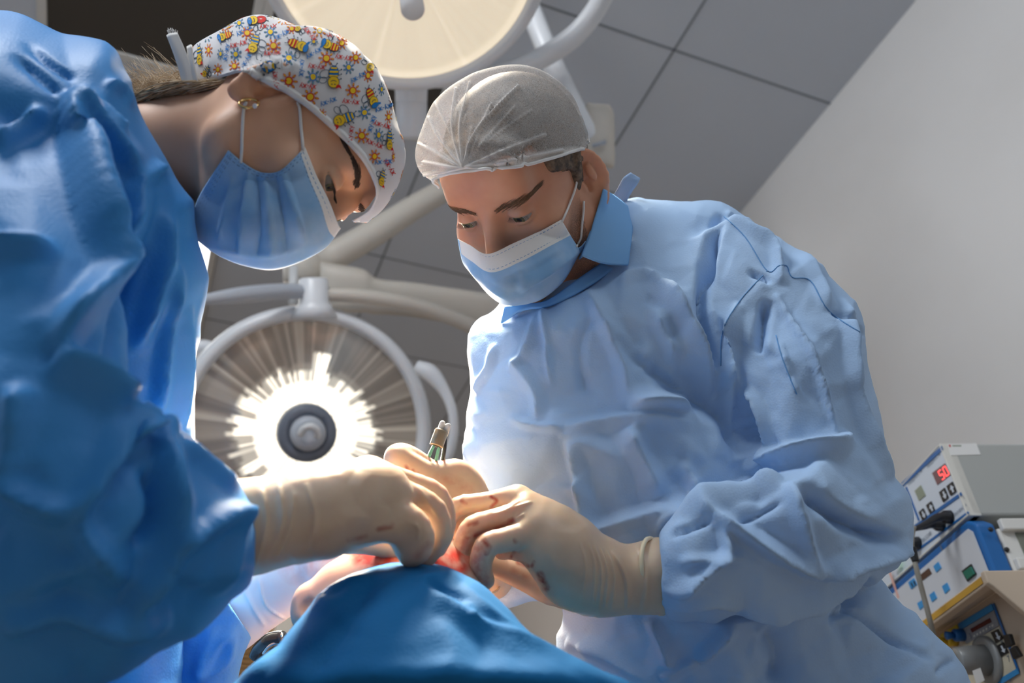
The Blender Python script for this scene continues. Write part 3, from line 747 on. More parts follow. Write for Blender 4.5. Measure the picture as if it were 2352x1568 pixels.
# the same print carried on over the crown and the far side
cn = normals(v, f); cw = (CAM - v) / np.linalg.norm(CAM - v, axis=1)[:, None]; rng = np.random.RandomState(6)
back = np.where(((cn * cw).sum(1) < .12) & (np.arange(len(v)) % nc > 3))[0]; rng.shuffle(back); put = []
def poly3(c, a, b_, pts, mi, lay):
    P = []
    for x, y in pts:
        q, n_, _, d_ = bv_cap.find_nearest(Vector(c + a * x + b_ * y), .03)
        if q is None: return
        if n_.dot(Vector(cn0)) < 0: n_ = -n_
        P.append(np.array(q + n_ * (.0014 + .00015 * lay)))
    print_mb.add([sum(P) / len(P)] + P, [(0, 1 + i, 1 + (i + 1) % len(P)) for i in range(len(P))], mi)
for i in back:
    if len(put) > 80: break
    if any(np.linalg.norm(v[i] - p) < .021 for p in put): continue
    put.append(v[i]); cn0 = cn[i]; a = np.cross(cn0, [.3, .2, .9]); a /= np.linalg.norm(a); b_ = np.cross(cn0, a); rim, pet = ((RED, YEL), (BLU, GRN))[len(put) % 2]; r0 = rng.uniform(.0022, .0031)
    for k in range(8):
        q = k * math.pi / 4; poly3(v[i], a, b_, ell2(math.cos(q) * r0 * 1.72, math.sin(q) * r0 * 1.72, r0 * .58, r0 * .30, q, 8), rim, 1); poly3(v[i], a, b_, ell2(math.cos(q) * r0 * 1.75, math.sin(q) * r0 * 1.75, r0 * .36, r0 * .14, q, 6), pet, 2)
    poly3(v[i], a, b_, ell2(0, 0, r0 * 1.12, r0 * 1.12), rim, 1); poly3(v[i], a, b_, ell2(0, 0, r0 * .82, r0 * .82), YEL, 2)
pr = print_mb.build('printed_pattern', PC, cap, False)
part_label(pr, 'bees, suns and small words printed on the cap')

# ---- mask
rows = [[(525, 342, .764), (560, 372, .758), (600, 394, .752), (640, 392, .750), (672, 365, .752), (699, 335, .757)],
        [(487, 402, .756), (532, 428, .745), (590, 444, .738), (648, 444, .735), (690, 428, .740), (727, 403, .750)],
        [(452, 462, .757), (508, 500, .742), (580, 512, .730), (650, 512, .727), (708, 488, .736), (754, 458, .752)],
        [(438, 525, .765), (492, 565, .752), (562, 588, .742), (640, 590, .740), (718, 548, .748), (776, 512, .768)],
        [(448, 543, .79), (500, 582, .775), (560, 608, .768), (640, 616, .766), (738, 574, .775), (782, 522, .79)],
        [(470, 530, .85), (520, 565, .84), (570, 590, .83), (640, 592, .83), (720, 560, .83), (770, 515, .84)]]
ms = [([(572, 392), (565, 470), (552, 585)], 34, 10, .006), ([(610, 400), (622, 480), (628, 590)], 10, 30, .005), ([(650, 395), (672, 470), (700, 560)], 12, 26, .006),
      ([(590, 400), (598, 500), (590, 590)], 10, 10, -.004), ([(634, 400), (650, 500), (660, 580)], 8, 12, -.004), ([(490, 570), (600, 585), (720, 560)], 18, 12, .002), ([(536, 400), (520, 480), (505, 560)], 20, 14, .003)]
mo, G = mask_part(rows, woman, bv_w, ms, lambda i, j: j > .905, None)
bv_mk = bvh_of(*raw_w(mo))
part_label(mo, 'pleated blue mask with a white upper band')
stitches(G, 'mask_stitching', mo, [[(.91, .02), (.915, .4), (.92, .78)], [(.955, .02), (.96, .4), (.965, .78)], [(.03, .03), (.03, .4), (.03, .75)], [(.05, .03), (.05, .4), (.05, .75)], [(.07, .03), (.07, .4), (.07, .75)],
                                  [(.04, .02), (.3, .02), (.6, .02), (.95, .02)], [(.04, .045), (.3, .045), (.6, .045), (.95, .045)]])
for pts in ([(553, 374, .745), (555, 340, .755), (556, 310, .752), (560, 262, .752), (566, 232, .764)], [(695, 345, .752), (692, 300, .750), (689, 252, .753), (684, 236, .765)]):
    q = [onto(bv_w, x, y, .0016) for x, y, d in crom(np.array(pts), 6)]; q = [p for p in q if p is not None]
    s0 = onto(bv_mk, *pts[0][:2], .0012); q = ([s0] if s0 is not None else []) + q[3:]
    MB().tube(q, .0014, 8, sub=1).build('ear_loop', m_white, mo)

# ---- gown
torso = loft([(-430, 62, 30, 44, .86, .03), (-440, 100, 236, 92, .80, .14), (-440, 190, 306, 168, .78, .17), (-440, 300, 328, 268, .78, .19), (-430, 420, 384, 392, .79, .20), (-420, 540, 425, 530, .80, .20),
              (-400, 700, 447, 690, .81, .20), (-380, 860, 440, 860, .82, .20), (-360, 1000, 430, 1000, .83, .20), (-340, 1200, 420, 1200, .84, .20), (-320, 1500, 420, 1500, .85, .20), (-560, 1900, 410, 1900, .77, .17), (-940, 2600, 320, 2600, .64, .16)], 56, 5)
upper = loft([(-260, 330, 190, 250, .70, .09), (-300, 560, 236, 560, .63, .10), (-300, 800, 268, 850, .585, .10), (-320, 1050, 280, 1060, .565, .10), (-330, 1350, 260, 1300, .56, .10), (-260, 1640, 160, 1560, .565, .08), (-120, 1700, 60, 1640, .57, .04)], 44, 5)
fore = loft([(-200, 900, -160, 1640, .555, .07), (60, 960, 40, 1620, .565, .095), (270, 1000, 270, 1556, .58, .095), (350, 988, 370, 1512, .595, .09), (430, 1008, 455, 1462, .61, .082), (505, 1072, 530, 1395, .63, .066), (548, 1148, 566, 1345, .648, .05), (562, 1180, 566, 1322, .655, .042)], 44, 5)
v, f = remesh([torso, upper, fore], .0038, 4)
wbox = (-500, -50, 700, 1700)
ws = [([(163, 199), (168, 357), (184, 490), (219, 622)], 70, 34, .022), ([(168, 194), (245, 306), (311, 413)], 60, 24, .012), ([(311, 413), (286, 510), (224, 637), (120, 830)], 46, 40, .018),
      ([(378, 378), (345, 402), (300, 425)], 20, 26, .008), ([(357, 484), (352, 612), (306, 800)], 34, 24, .010), ([(0, 347), (60, 290), (102, 245)], 34, 24, .010), ([(-20, 586), (60, 598), (122, 607)], 34, 22, .010),
      ([(60, 100), (110, 130), (170, 160)], 12, 18, -.006), ([(40, 130), (90, 170), (140, 200)], 14, 22, -.006), ([(230, 230), (270, 300), (280, 260)], 16, 16, .006), ([(250, 180), (300, 200), (318, 240)], 14, 12, .006),
      ([(420, 700), (425, 830), (412, 990)], 20, 30, .006), ([(380, 600), (370, 760), (350, 960)], 26, 22, .009), ([(300, 560), (250, 720), (240, 900)], 30, 24, -.010),
      ([(119, 832), (200, 872), (268, 930)], 40, 60, .016), ([(268, 930), (270, 1000), (268, 1060)], 70, 16, .018), ([(268, 930), (220, 1080), (155, 1188)], 40, 40, .012), ([(155, 1188), (60, 1150), (-20, 1090)], 40, 50, .012),
      ([(155, 1188), (230, 1260), (290, 1340)], 40, 40, .010), ([(278, 1018), (320, 996), (360, 992), (400, 1020)], 24, 30, .010), ([(362, 1000), (380, 1110), (380, 1250), (290, 1430)], 50, 36, .014),
      ([(557, 1167), (464, 1198), (381, 1255)], 46, 30, .012), ([(330, 1080), (345, 1180), (300, 1260)], 24, 24, -.014), ([(400, 1030), (470, 1070), (530, 1130)], 26, 22, .007), ([(20, 1420), (150, 1400), (290, 1440), (400, 1420)], 50, 50, .012),
      ([(60, 900), (40, 1020), (20, 1100)], 50, 40, .010), ([(530, 1170), (520, 1260), (500, 1380)], 30, 30, .006)]
v, hh = crease(v, f, ws, [(21, 210, .013, wbox), (22, 90, .0045, wbox)], True, 1, 1.5)
gown_w = obj('gown', v, f, m_gown_w, woman); part_label(gown_w, 'loose deep blue surgical gown')
# the far sleeve, its cloth coloured paler to carry the lamp light, coming round under the near arm
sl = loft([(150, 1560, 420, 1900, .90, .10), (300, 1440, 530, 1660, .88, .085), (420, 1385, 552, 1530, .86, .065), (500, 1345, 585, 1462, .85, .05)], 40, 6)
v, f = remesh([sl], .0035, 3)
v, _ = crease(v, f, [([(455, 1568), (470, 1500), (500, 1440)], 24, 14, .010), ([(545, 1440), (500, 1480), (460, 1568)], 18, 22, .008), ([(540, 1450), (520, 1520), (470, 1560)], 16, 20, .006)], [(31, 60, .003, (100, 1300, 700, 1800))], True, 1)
o = obj('sleeve', v, f, cloth('gown_cloth_painted_lit', (.13, .38, .80), (.11, .35, .76), .2), gown_w)
# ================================================================== the man standing on the right
HM = Head([[-0.8737, -0.369, -0.3169], [-0.0322, -0.6063, 0.7946], [-0.4854, 0.7045, 0.5178]], [0.0095, 0.1833, -1.005])
man = thing('person', V(1560, 1200, .98) * [1, 1, 0], 'man in a light blue gown and sheer white hair net, looking down at the field', 'person')
neck_m = [(V(1300, 526, 1.045), .048), (V(1345, 590, 1.07), .055), (V(1400, 760, 1.08), .08), (V(1420, 900, 1.06), .10)]
S = head_sdf(HM, neck_m, .0022, math.radians(-1), math.radians(-36), jaw=1.05, ear=1.06, flare=38, lo=(-.30, -.26, -.42), hi=(.2, .14, .13))
v, f = S.mesh(); v = lap(v, f, 2, .5); L = v.copy(); v = HM.w(v)
body_m = obj('body', v, f, m_skin_m, man); bv_m = bvh_of(v, f)
st_ = np.clip((-.012 - L[:, 2]) / .03, 0, 1) * np.clip((.02 - np.abs(L[:, 1] - .005) * .5 + .03) / .04, 0, 1) * np.clip((abs(L[:, 0]) - .035) / .02, 0, 1) * np.clip((L[:, 2] + .16) / .03, 0, 1)
set_attr(body_m, 'stubble', st_ * .8 * (abs(L[:, 0]) < .074))
eyes(HM, man, [(.05, .88, -.36), (.05, .88, -.36)])
for s in (1, -1):
    surf_hairs(HM, bv_m, 'eyebrow', m_brow_m, man, [(s * .011, .012, s * .052, .019, s * .8, .35, 300, .0068, .0090)], .00022)
for s in (1, -1):
    b = MB()
    for i in range(26):
        t = -.011 + .022 * i / 25; a = math.radians(-1); c = np.array((s * .0325 + t, .0735, 0)); rr = math.sqrt(max(.0150 ** 2 - t * t, 1e-8))
        p0 = c + np.array((0, rr * math.cos(a), rr * math.sin(a)))
        b.tube([HM.w(p) for p in (p0, p0 + (t * .1, .0025, -.002), p0 + (t * .2, .004, -.003))], [.00018, .00015, .00008], 4, sub=1)
    b.build('eyelashes', m_lash, man)
# short hair: a close shell over the skull, cut back to the hairline
HD = S.D.copy(); D = S; D.D = np.full(S.n, .06, np.float32)
D.ell((0, -.010, .028), (.0825, .113, .105), k=0); D.ell((0, -.045, -.035), (.068, .062, .07), k=.02)
D.D = np.maximum(D.D, HD - .004)
X = np.meshgrid(*[a.astype(np.float32) for a in D.ax], indexing='ij')
zl = np.where(X[1] > .045, .064, np.where(X[1] > .012, .012 + (X[1] - .012) * .5, np.where(X[1] > -.004, -.040, np.where(X[1] > -.035, .012, -.055))))
zl = zl + .004 * np.sin(X[1] * 900) * .5
D.D = np.maximum(D.D, (zl - X[2]) * .8)
v, f = D.mesh(); v = lap(v, f, 2); obj('hair', HM.w(v), f, m_hair_m, man); bv_hm = bvh_of(HM.w(v), f)
# ---- hair net: thin non-woven, gathered over the forehead
st = [(1012, 430, .955, 986, 412, .965, .985), (994, 418, .935, 962, 392, .968, 1.03), (1010, 404, .912, 951, 352, .97, 1.075), (1058, 396, .895, 962, 300, .972, 1.10), (1105, 392, .892, 995, 228, .975, 1.11), (1150, 389, .892, 1060, 172, .978, 1.11), (1195, 385, .898, 1135, 146, .98, 1.11),
      (1240, 374, .91, 1205, 143, .982, 1.11), (1278, 362, .925, 1268, 168, .984, 1.11), (1312, 350, .945, 1320, 222, .986, 1.10), (1330, 345, .962, 1341, 285, .99, 1.09), (1340, 342, .98, 1346, 328, 1.0, 1.06)]
v, f, nr, nc = dome(st, 30, 56, 20)
v = lift(lift(v, bv_m, .007, .05), bv_hm, .004, .05); v = clear(clear(v, bv_hm, .004, .05), bv_m, .004, .05); v = lap(v, f, 6); v = clear(v, bv_hm, .003, .05); v = lift(v, bv_hm, .003, .05)
hub = (1062, 386); rng = np.random.RandomState(2)
net_str = [([hub, (1040, 300), (1048, 205)], 7, 7, .0045), ([hub, (1058, 290), (1080, 190)], 7, 7, .0045), ([hub, (1095, 300), (1190, 200)], 6, 6, .0055), ([hub, (1010, 320), (985, 270)], 7, 7, .004), ([hub, (1000, 350), (962, 330)], 8, 8, .004),
           ([hub, (1080, 330), (1130, 240)], 6, 6, .004), ([hub, (1150, 350), (1250, 310)], 8, 10, .004), ([hub, (1160, 372), (1290, 345)], 8, 8, .005), ([hub, (1020, 380), (975, 372)], 9, 9, .005), ([hub, (1030, 340), (1005, 300)], 6, 6, .003), ([hub, (1180, 388), (1300, 356)], 7, 7, .005), ([hub, (1010, 395), (975, 400)], 9, 9, .005)]
net_str = [(p, a * .6, b_ * .6, c_) for p, a, b_, c_ in net_str]
for i in range(30):
    a = rng.uniform(-3.2, .05); L = rng.uniform(60, 210) * (.55 if a < -2.2 else 1); m_ = (hub[0] + L * .5 * math.cos(a) + rng.uniform(-6, 6), hub[1] + L * .5 * math.sin(a) * 1.05)
    net_str.append(([hub, m_, (hub[0] + L * math.cos(a + rng.uniform(-.1, .25)), hub[1] + L * math.sin(a))], rng.uniform(2, 4.5), rng.uniform(2, 4.5), rng.uniform(.0015, .003)))
v, h = crease(v, f, [s + (0, .9) for s in net_str], [(9, 60, .0012, (920, 120, 1360, 460))], True, 0, 1, 'max')
m_net = mat('net_fabric', (.83, .81, .79), .8, spec=.15)
def net_shader(m):
    out = m.node_tree.nodes['Material Output']; tr = nd(m, 'ShaderNodeBsdfTransparent'); mx = nd(m, 'ShaderNodeMixShader')
    tc = nd(m, 'ShaderNodeTexCoord'); n = nd(m, 'ShaderNodeTexNoise', Scale=300, Detail=6, Roughness=.8, Distortion=4)
    mr = nd(m, 'ShaderNodeMapRange'); mr.inputs[1].default_value = .36; mr.inputs[2].default_value = .66; mr.inputs[3].default_value = .12; mr.inputs[4].default_value = .60
    at = nd(m, 'ShaderNodeAttribute', attribute_name='layers'); ad = nd(m, 'ShaderNodeMath', operation='ADD', use_clamp=True)
    ln(m, tc, 'Object', n, 'Vector'); ln(m, n, 'Fac', mr, 'Value'); ln(m, mr, 'Result', ad, 0); ln(m, at, 'Fac', ad, 1)
    ln(m, ad, 'Value', mx, 'Fac'); ln(m, tr, 'BSDF', mx, 1); ln(m, bsdf(m), 'BSDF', mx, 2); ln(m, mx, 'Shader', out, 'Surface')
net_shader(m_net)
net = obj('hair_net', v, f, m_net, man); part_label(net, 'sheer white non-woven cap gathered above the forehead')
x, y, d = PX(v); col = np.arange(len(v)) % nc
lay = np.clip(h / .004, 0, 1) * .38 + np.clip(1 - np.hypot(x - hub[0], (y - hub[1]) * 1.2) / 70, 0, 1) * .7 + np.clip(1 - col / 7.0, 0, 1) * .7 + (col > 55) * .5
set_attr(net, 'layers', np.clip(lay, 0, .92))
G = v.reshape(nr, nc, 3); b = MB()
b.tube([G[i, 0] + (CAM - G[i, 0]) * .001 for i in range(0, nr, 3)], .0017, 8, sub=3); b.build('elastic_edge', m_white, net)
# ---- mask
rows = [[(1052, 548, .968), (1080, 562, .946), (1121, 583, .920), (1180, 558, .922), (1240, 530, .936), (1289, 503, .960)],
        [(1058, 580, .965), (1085, 600, .936), (1130, 626, .905), (1195, 602, .908), (1262, 566, .928), (1310, 540, .962)],
        [(1066, 606, .968), (1096, 636, .935), (1146, 664, .902), (1210, 642, .906), (1282, 604, .932), (1330, 574, .972)],
        [(1084, 626, .98), (1114, 662, .948), (1160, 690, .918), (1222, 672, .922), (1284, 636, .948), (1326, 588, .985)],
        [(1094, 636, 1.0), (1130, 681, .97), (1172, 700, .945), (1238, 688, .948), (1292, 646, .975), (1322, 596, 1.01)],
        [(1110, 636, 1.03), (1140, 670, 1.0), (1180, 685, .985), (1240, 675, .985), (1285, 640, 1.0), (1310, 600, 1.03)]]
ms = [([(1195, 668), (1260, 625), (1326, 578)], 26, 8, .005), ([(1150, 640), (1200, 622), (1300, 566)], 12, 12, .002), ([(1225, 690), (1270, 655), (1310, 610)], 18, 8, .004), ([(1070, 600), (1110, 650), (1180, 690)], 12, 12, .003), ([(1180, 612), (1200, 640), (1190, 668)], 22, 14, .003)]
mo, G = mask_part(rows, man, bv_m, ms, lambda i, j: i < .19 and j > .02, None, su=14, sv=14)
bv_mk = bvh_of(*raw_w(mo))
part_label(mo, 'blue mask with a white nose band')
stitches(G, 'mask_stitching', mo, [[(.04, .03), (.38, .035), (.7, .035), (.97, .03)], [(.04, .16), (.38, .165), (.7, .165), (.97, .16)], [(.955, .2), (.955, .35), (.955, .6)], [(.975, .2), (.975, .35), (.975, .6)], [(.935, .2), (.935, .35), (.935, .6)], [(.05, .1), (.05, .4), (.05, .6)]])
for pts in ([(1290, 508, .955), (1306, 468, .955), (1320, 430, .962), (1327, 385, .985), (1328, 368, .99)], [(1322, 566, .968), (1328, 556, .97), (1333, 545, .97), (1335, 520, .975), (1338, 490, .985), (1339, 462, .995)]):
    q = [onto(bv_m, x, y, .0015) for x, y, d in crom(np.array(pts), 6)]; q = [p for p in q if p is not None]
    s0 = onto(bv_mk, *pts[0][:2], .0012); q = ([s0] if s0 is not None else []) + q[3:]
    MB().tube(q, .0013, 8, sub=1).build('ear_loop', m_white, mo)
v, f, *_ = patch([[(1326, 572, .972), (1336, 566, .975), (1346, 554, .98)], [(1322, 584, .98), (1332, 582, .982), (1338, 576, .985)]], 4, 4); solidify(obj('mask_corner', v, f, m_mask, mo), .001)

# ---- gown
torso = loft([(1330, 470, 1450, 470, 1.10, .03), (1205, 560, 1660, 478, 1.10, .07), (1150, 696, 1760, 520, 1.10, .11), (1086, 752, 1850, 600, 1.08, .14), (1075, 870, 1890, 740, 1.06, .15), (1082, 985, 1900, 880, 1.04, .155), (1120, 1090, 1930, 1000, 1.02, .155), (1190, 1230, 1960, 1140, 1.0, .155),
              (1276, 1370, 2010, 1310, .985, .155), (1284, 1480, 2120, 1432, .975, .155), (1290, 1568, 2236, 1566, .97, .16), (1292, 1800, 2330, 1780, .92, .14), (1300, 2300, 2426, 2250, .80, .13), (1315, 2900, 2590, 2850, .70, .13)], 64, 6)
upper = loft([(1560, 560, 1722, 490, 1.06, .07), (1590, 690, 1850, 578, 1.02, .095), (1640, 800, 1966, 722, .99, .10), (1690, 920, 2022, 930, .955, .10), (1740, 1040, 2066, 1080, .92, .10), (1800, 1190, 2092, 1230, .89, .09), (1900, 1320, 2030, 1330, .88, .05)], 48, 6)
fore = loft([(2096, 1190, 2060, 1300, .885, .045), (2010, 1090, 2010, 1345, .875, .075), (1900, 1040, 1900, 1386, .862, .080), (1780, 1082, 1780, 1404, .85, .075), (1680, 1130, 1690, 1412, .838, .066), (1600, 1172, 1610, 1412, .826, .056), (1520, 1228, 1545, 1408, .815, .042)], 44, 6)
rup = loft([(1086, 770, 1200, 770, 1.16, .07), (1078, 900, 1220, 900, 1.14, .075), (1066, 1020, 1220, 1020, 1.10, .075), (1075, 1120, 1240, 1130, 1.06, .075), (1086, 1230, 1290, 1240, 1.04, .07), (1106, 1310, 1300, 1325, 1.01, .06), (1124, 1362, 1298, 1378, .99, .045), (1150, 1384, 1280, 1394, .985, .02)], 40, 5)
v, f = remesh([torso, upper, fore, rup], .003, 3)
ms = [([(1245, 697), (1258, 780), (1262, 832), (1269, 888)], 10, 14, .0045), ([(1345, 663), (1380, 732), (1427, 828), (1442, 940)], 40, 26, .008), ([(1442, 940), (1520, 936), (1594, 930)], 55, 14, .013), ([(1501, 641), (1540, 680), (1588, 767), (1627, 823), (1668, 880)], 30, 40, .014),
      ([(1657, 502), (1631, 563), (1618, 628), (1614, 724), (1644, 836), (1672, 900)], 22, 20, -.016), ([(1480, 840), (1580, 880), (1680, 940), (1725, 1040)], 60, 60, -.018), ([(1505, 832), (1560, 862), (1600, 905)], 20, 30, .007), ([(1310, 1015), (1318, 1090), (1345, 1230)], 40, 16, .010),
      ([(1080, 985), (1105, 1050), (1132, 1130)], 12, 30, .008), ([(1175, 957), (1225, 978), (1300, 985)], 12, 18, .005), ([(1300, 985), (1420, 962), (1590, 970)], 22, 30, .006), ([(1440, 985), (1480, 1060), (1520, 1140)], 34, 40, .009), ([(1300, 1240), (1420, 1200), (1600, 1150)], 30, 34, .008), ([(1560, 1060), (1590, 1110), (1602, 1150)], 20, 26, .008),
      ([(1230, 720), (1215, 800), (1180, 860)], 18, 18, .004), ([(1140, 790), (1120, 850), (1085, 900)], 14, 18, .004), ([(1170, 820), (1230, 900), (1240, 970)], 24, 24, .006), ([(1360, 720), (1330, 800), (1340, 900)], 20, 20, -.004), ([(1420, 660), (1470, 640), (1520, 645)], 20, 16, .005), ([(1480, 700), (1520, 760), (1560, 850)], 30, 26, .006), ([(1390, 760), (1460, 830), (1540, 850)], 26, 26, -.005),
      ([(1786, 664), (1820, 740), (1855, 815), (1892, 909), (1928, 986)], 16, 10, .007), ([(1663, 497), (1720, 530), (1782, 562), (1800, 640)], 20, 16, .007), ([(1908, 717), (1950, 748), (1990, 772)], 8, 8, -.006), ([(1692, 688), (1675, 840), (1704, 978), (1749, 1048)], 20, 18, .010), ([(1712, 892), (1745, 950), (1752, 1048)], 16, 14, .010),
      ([(1728, 1088), (1753, 1052), (1839, 1023), (1930, 1016), (1962, 985)], 24, 34, .012), ([(1765, 680), (1750, 740), (1737, 807)], 24, 20, -.010), ([(1932, 688), (1953, 864), (2002, 986), (2067, 1100)], 24, 18, .008), ([(1720, 610), (1760, 625), (1775, 640)], 10, 14, -.005), ([(1840, 560), (1880, 640), (1905, 710)], 16, 20, .005), ([(1790, 780), (1810, 860), (1850, 920)], 10, 10, .004),
      ([(1494, 1225), (1543, 1181), (1616, 1171), (1670, 1137), (1714, 1113), (1798, 1098)], 20, 30, .012), ([(1798, 1152), (1745, 1180), (1690, 1206)], 8, 10, -.005), ([(1616, 1181), (1685, 1215), (1788, 1274), (1876, 1313)], 34, 22, .013), ([(1655, 1210), (1660, 1265), (1600, 1310), (1543, 1353)], 24, 16, .010), ([(1812, 1113), (1837, 1210), (1876, 1313)], 24, 24, .008),
      ([(1832, 1118), (1935, 1196), (2072, 1255)], 30, 28, -.014), ([(1876, 1313), (1984, 1274), (2090, 1255)], 30, 24, .012), ([(1560, 1290), (1600, 1280), (1700, 1275)], 14, 14, .005), ([(1545, 1240), (1600, 1215), (1640, 1195)], 8, 10, -.006), ([(1548, 1375), (1620, 1360), (1700, 1380)], 12, 12, .005), ([(1700, 1390), (1850, 1365), (2000, 1335)], 30, 24, .008),
      ([(1680, 1431), (1650, 1470), (1626, 1490), (1602, 1519)], 26, 26, .013), ([(1545, 1530), (1520, 1470), (1496, 1420)], 20, 20, .009), ([(1602, 1519), (1570, 1530), (1520, 1560)], 22, 20, .008), ([(1900, 1430), (1954, 1400), (2030, 1440), (2082, 1480), (2125, 1519)], 12, 14, -.006), ([(1760, 1440), (1800, 1520), (1780, 1568)], 60, 50, -.012), ([(1300, 1470), (1400, 1500), (1500, 1568)], 26, 26, .006),
      ([(1950, 1400), (1985, 1350), (2010, 1340)], 18, 14, -.008), ([(2130, 1550), (2180, 1520), (2200, 1515)], 8, 12, -.004), ([(1640, 1420), (1760, 1412), (1900, 1392), (2010, 1345)], 16, 10, -.014)]
mbox = (1000, 440, 2300, 1700)
v, _ = crease(v, f, ms, [(41, 120, .0105, mbox), (42, 54, .0046, mbox), (43, 27, .0010, mbox)], True, 1, 2.1)
gown_m = obj('gown', v, f, m_gown_m, man); part_label(gown_m, 'light blue non-woven surgical gown'); bv_gm = bvh_of(v, f)
# seams of the sleeve and the shoulder
m_seam = mat('seam_blue', (.14, .33, .62), .8)
for pts in ([(1663, 497), (1712, 545), (1762, 622), (1790, 610), (1808, 612), (1820, 637), (1862, 645), (1905, 715), (1990, 772)], [(1762, 622), (1700, 690), (1660, 760), (1656, 840)], [(1782, 770), (1800, 830), (1830, 905)]):
    q = [onto(bv_gm, x, y, .0002) for x, y in crom(np.array(pts, float), 6)]; q = [p for p in q if p is not None]
    if len(q) > 3: MB().tube(q, .0007, 5, sub=1).build('seam', m_seam, gown_m)
# collar, its shaded inside and the white ties at the back of the neck
m_col = mat('collar_blue', (.20, .44, .78), .6, spec=.25)
v, f, *_ = patch([[(1386, 430, 1.03), (1420, 452, 1.045), (1456, 482, 1.06)], [(1372, 480, .995), (1412, 500, .998), (1455, 530, 1.01)], [(1352, 540, .975), (1400, 558, .972), (1450, 572, .985)], [(1333, 588, .965), (1384, 606, .960), (1446, 611, .975)]], 8, 8); v = lap(lift(v, bv_m, .006, .06), f, 2)
col = obj('collar', v, f, m_col, gown_m); solidify(col, .0016, -1)
v, f, *_ = patch([[(1386, 430, 1.035), (1366, 440, 1.06), (1362, 470, 1.08)], [(1372, 480, 1.0), (1356, 500, 1.05), (1345, 530, 1.08)], [(1335, 590, .97), (1322, 600, 1.02), (1310, 612, 1.06)]], 6, 6); solidify(obj('collar_stand', v, f, m_col, col), .0016, -1)
v, f, *_ = patch([[(1160, 705, .985), (1205, 700, .975), (1258, 690, .972), (1330, 640, .985), (1380, 606, 1.0)], [(1152, 742, .985), (1200, 712, .97), (1262, 702, .966), (1345, 662, .975), (1410, 618, .992)]], 8, 5)
solidify(obj('neckband', v, f, m_col, gown_m), .003, 0)
v, f, *_ = patch([[(1405, 455, 1.07), (1436, 468, 1.07)], [(1420, 430, 1.065), (1452, 440, 1.065)], [(1432, 408, 1.06), (1466, 420, 1.06)], [(1448, 396, 1.06), (1470, 410, 1.062)]], 5, 5)
tie = obj('neck_tie', v, f, m_gown_m, gown_m); solidify(tie, .002, 0)
v, f, *_ = patch([[(1450, 488, 1.06), (1476, 482, 1.06)], [(1462, 500, 1.045), (1480, 505, 1.045)], [(1454, 512, 1.04), (1466, 525, 1.04)]], 5, 5); solidify(obj('neck_tie', v, f, m_gown_m, gown_m), .002, 0)
# trousers and clogs below the gowns
m_trou = mat('scrub_trousers', (.10, .26, .48), .75); m_clog = mat('clog_white', (.75, .75, .73), .4)
for who, px_, dd in ((man, 1640, 1.02), (woman, 60, .86)):
    base = V(px_, 1500, dd)
    for s in (-1, 1):
        p = base + CR * s * .11; b = MB()
        b.tube([np.array((p[0], p[1], z)) for z in (.75, .5, .3, .05)], [.10, .085, .075, .075], 18); b.build('trouser_leg', m_trou, who)
        q = np.array((p[0], p[1], 0)); fw = np.array((-CF[0], -CF[1], 0)); fw /= np.linalg.norm(fw); sd = np.array((-fw[1], fw[0], 0)); b = MB(); rr = []
        for t, w_, h_ in ((-.10, .02, .05), (-.09, .035, .07), (-.04, .04, .09), (.04, .042, .085), (.10, .046, .065), (.15, .036, .05), (.17, .012, .03)):
            rr.append([q + fw * t + sd * w_ * math.cos(a) + ZD * max(0.0, h_ / 2 + h_ / 2 * math.sin(a)) for a in np.arange(16) * math.pi / 8])
        b.rings(rr); b.build('clog', m_clog, who)
# ================================================================== gloved hands
m_glove = mat('glove_latex', (.82, .68, .54), .38, spec=.45, sss=.35, sssr=(.016, .006, .003))
noise_tint(m_glove, (.60, .435, .30), (.68, .52, .375), 26); attr_mix(m_glove, 'blood', (.30, .02, .012), nscale=130)
m_bead = mat('glove_bead', (.80, .68, .47), .4, spec=.4, sss=.1)
def glove(name, parent, chains, ells=(), h=.0015, blood=(), folds=(), fac=(), webs=(), m=None):
    P = [np.array([V(*j[:3]) for j in c]) for c in chains]; allp = np.vstack(P + [np.array([V(*e[:3])]) for e in ells])
    S = SDF(allp.min(0) - .05, allp.max(0) + .05, h)
    for c, p in zip(chains, P):
        rad = [j[3] for j in c]; k = c[0][4] if len(c[0]) > 4 else .004
        pp = crom(np.column_stack([p, rad]), 3) if len(p) > 2 else np.column_stack([p, rad])
        T = SDF(S.lo, S.lo + 3 * h, h); T.n = S.n; T.ax = S.ax; T.D = np.full(S.n, .06, np.float32); T.chain(pp[:, :3], pp[:, 3], k=.0015)
        s = S.D; a, b = s, T.D; hh = np.clip(.5 + .5 * (b - a) / k, 0, 1); S.D = b + (a - b) * hh - k * hh * (1 - hh)
    for e in ells: S.ell(V(*e[:3]), e[3], k=.01)
    v, f = S.mesh(); v = lap(v, f, 2)
    v, _ = crease(v, f, folds, fac, True, 0)
    o = obj(name, v, f, m or m_glove, parent)
    x, y, d = PX(v); bl = np.zeros(len(v))
    for s in blood: bl = np.maximum(bl, np.clip(stroke_val(x, y, s[0], s[1], s[1], 1.0, 0, .6) * s[2], 0, 1))
    set_attr(o, 'blood', bl); return o, v, f
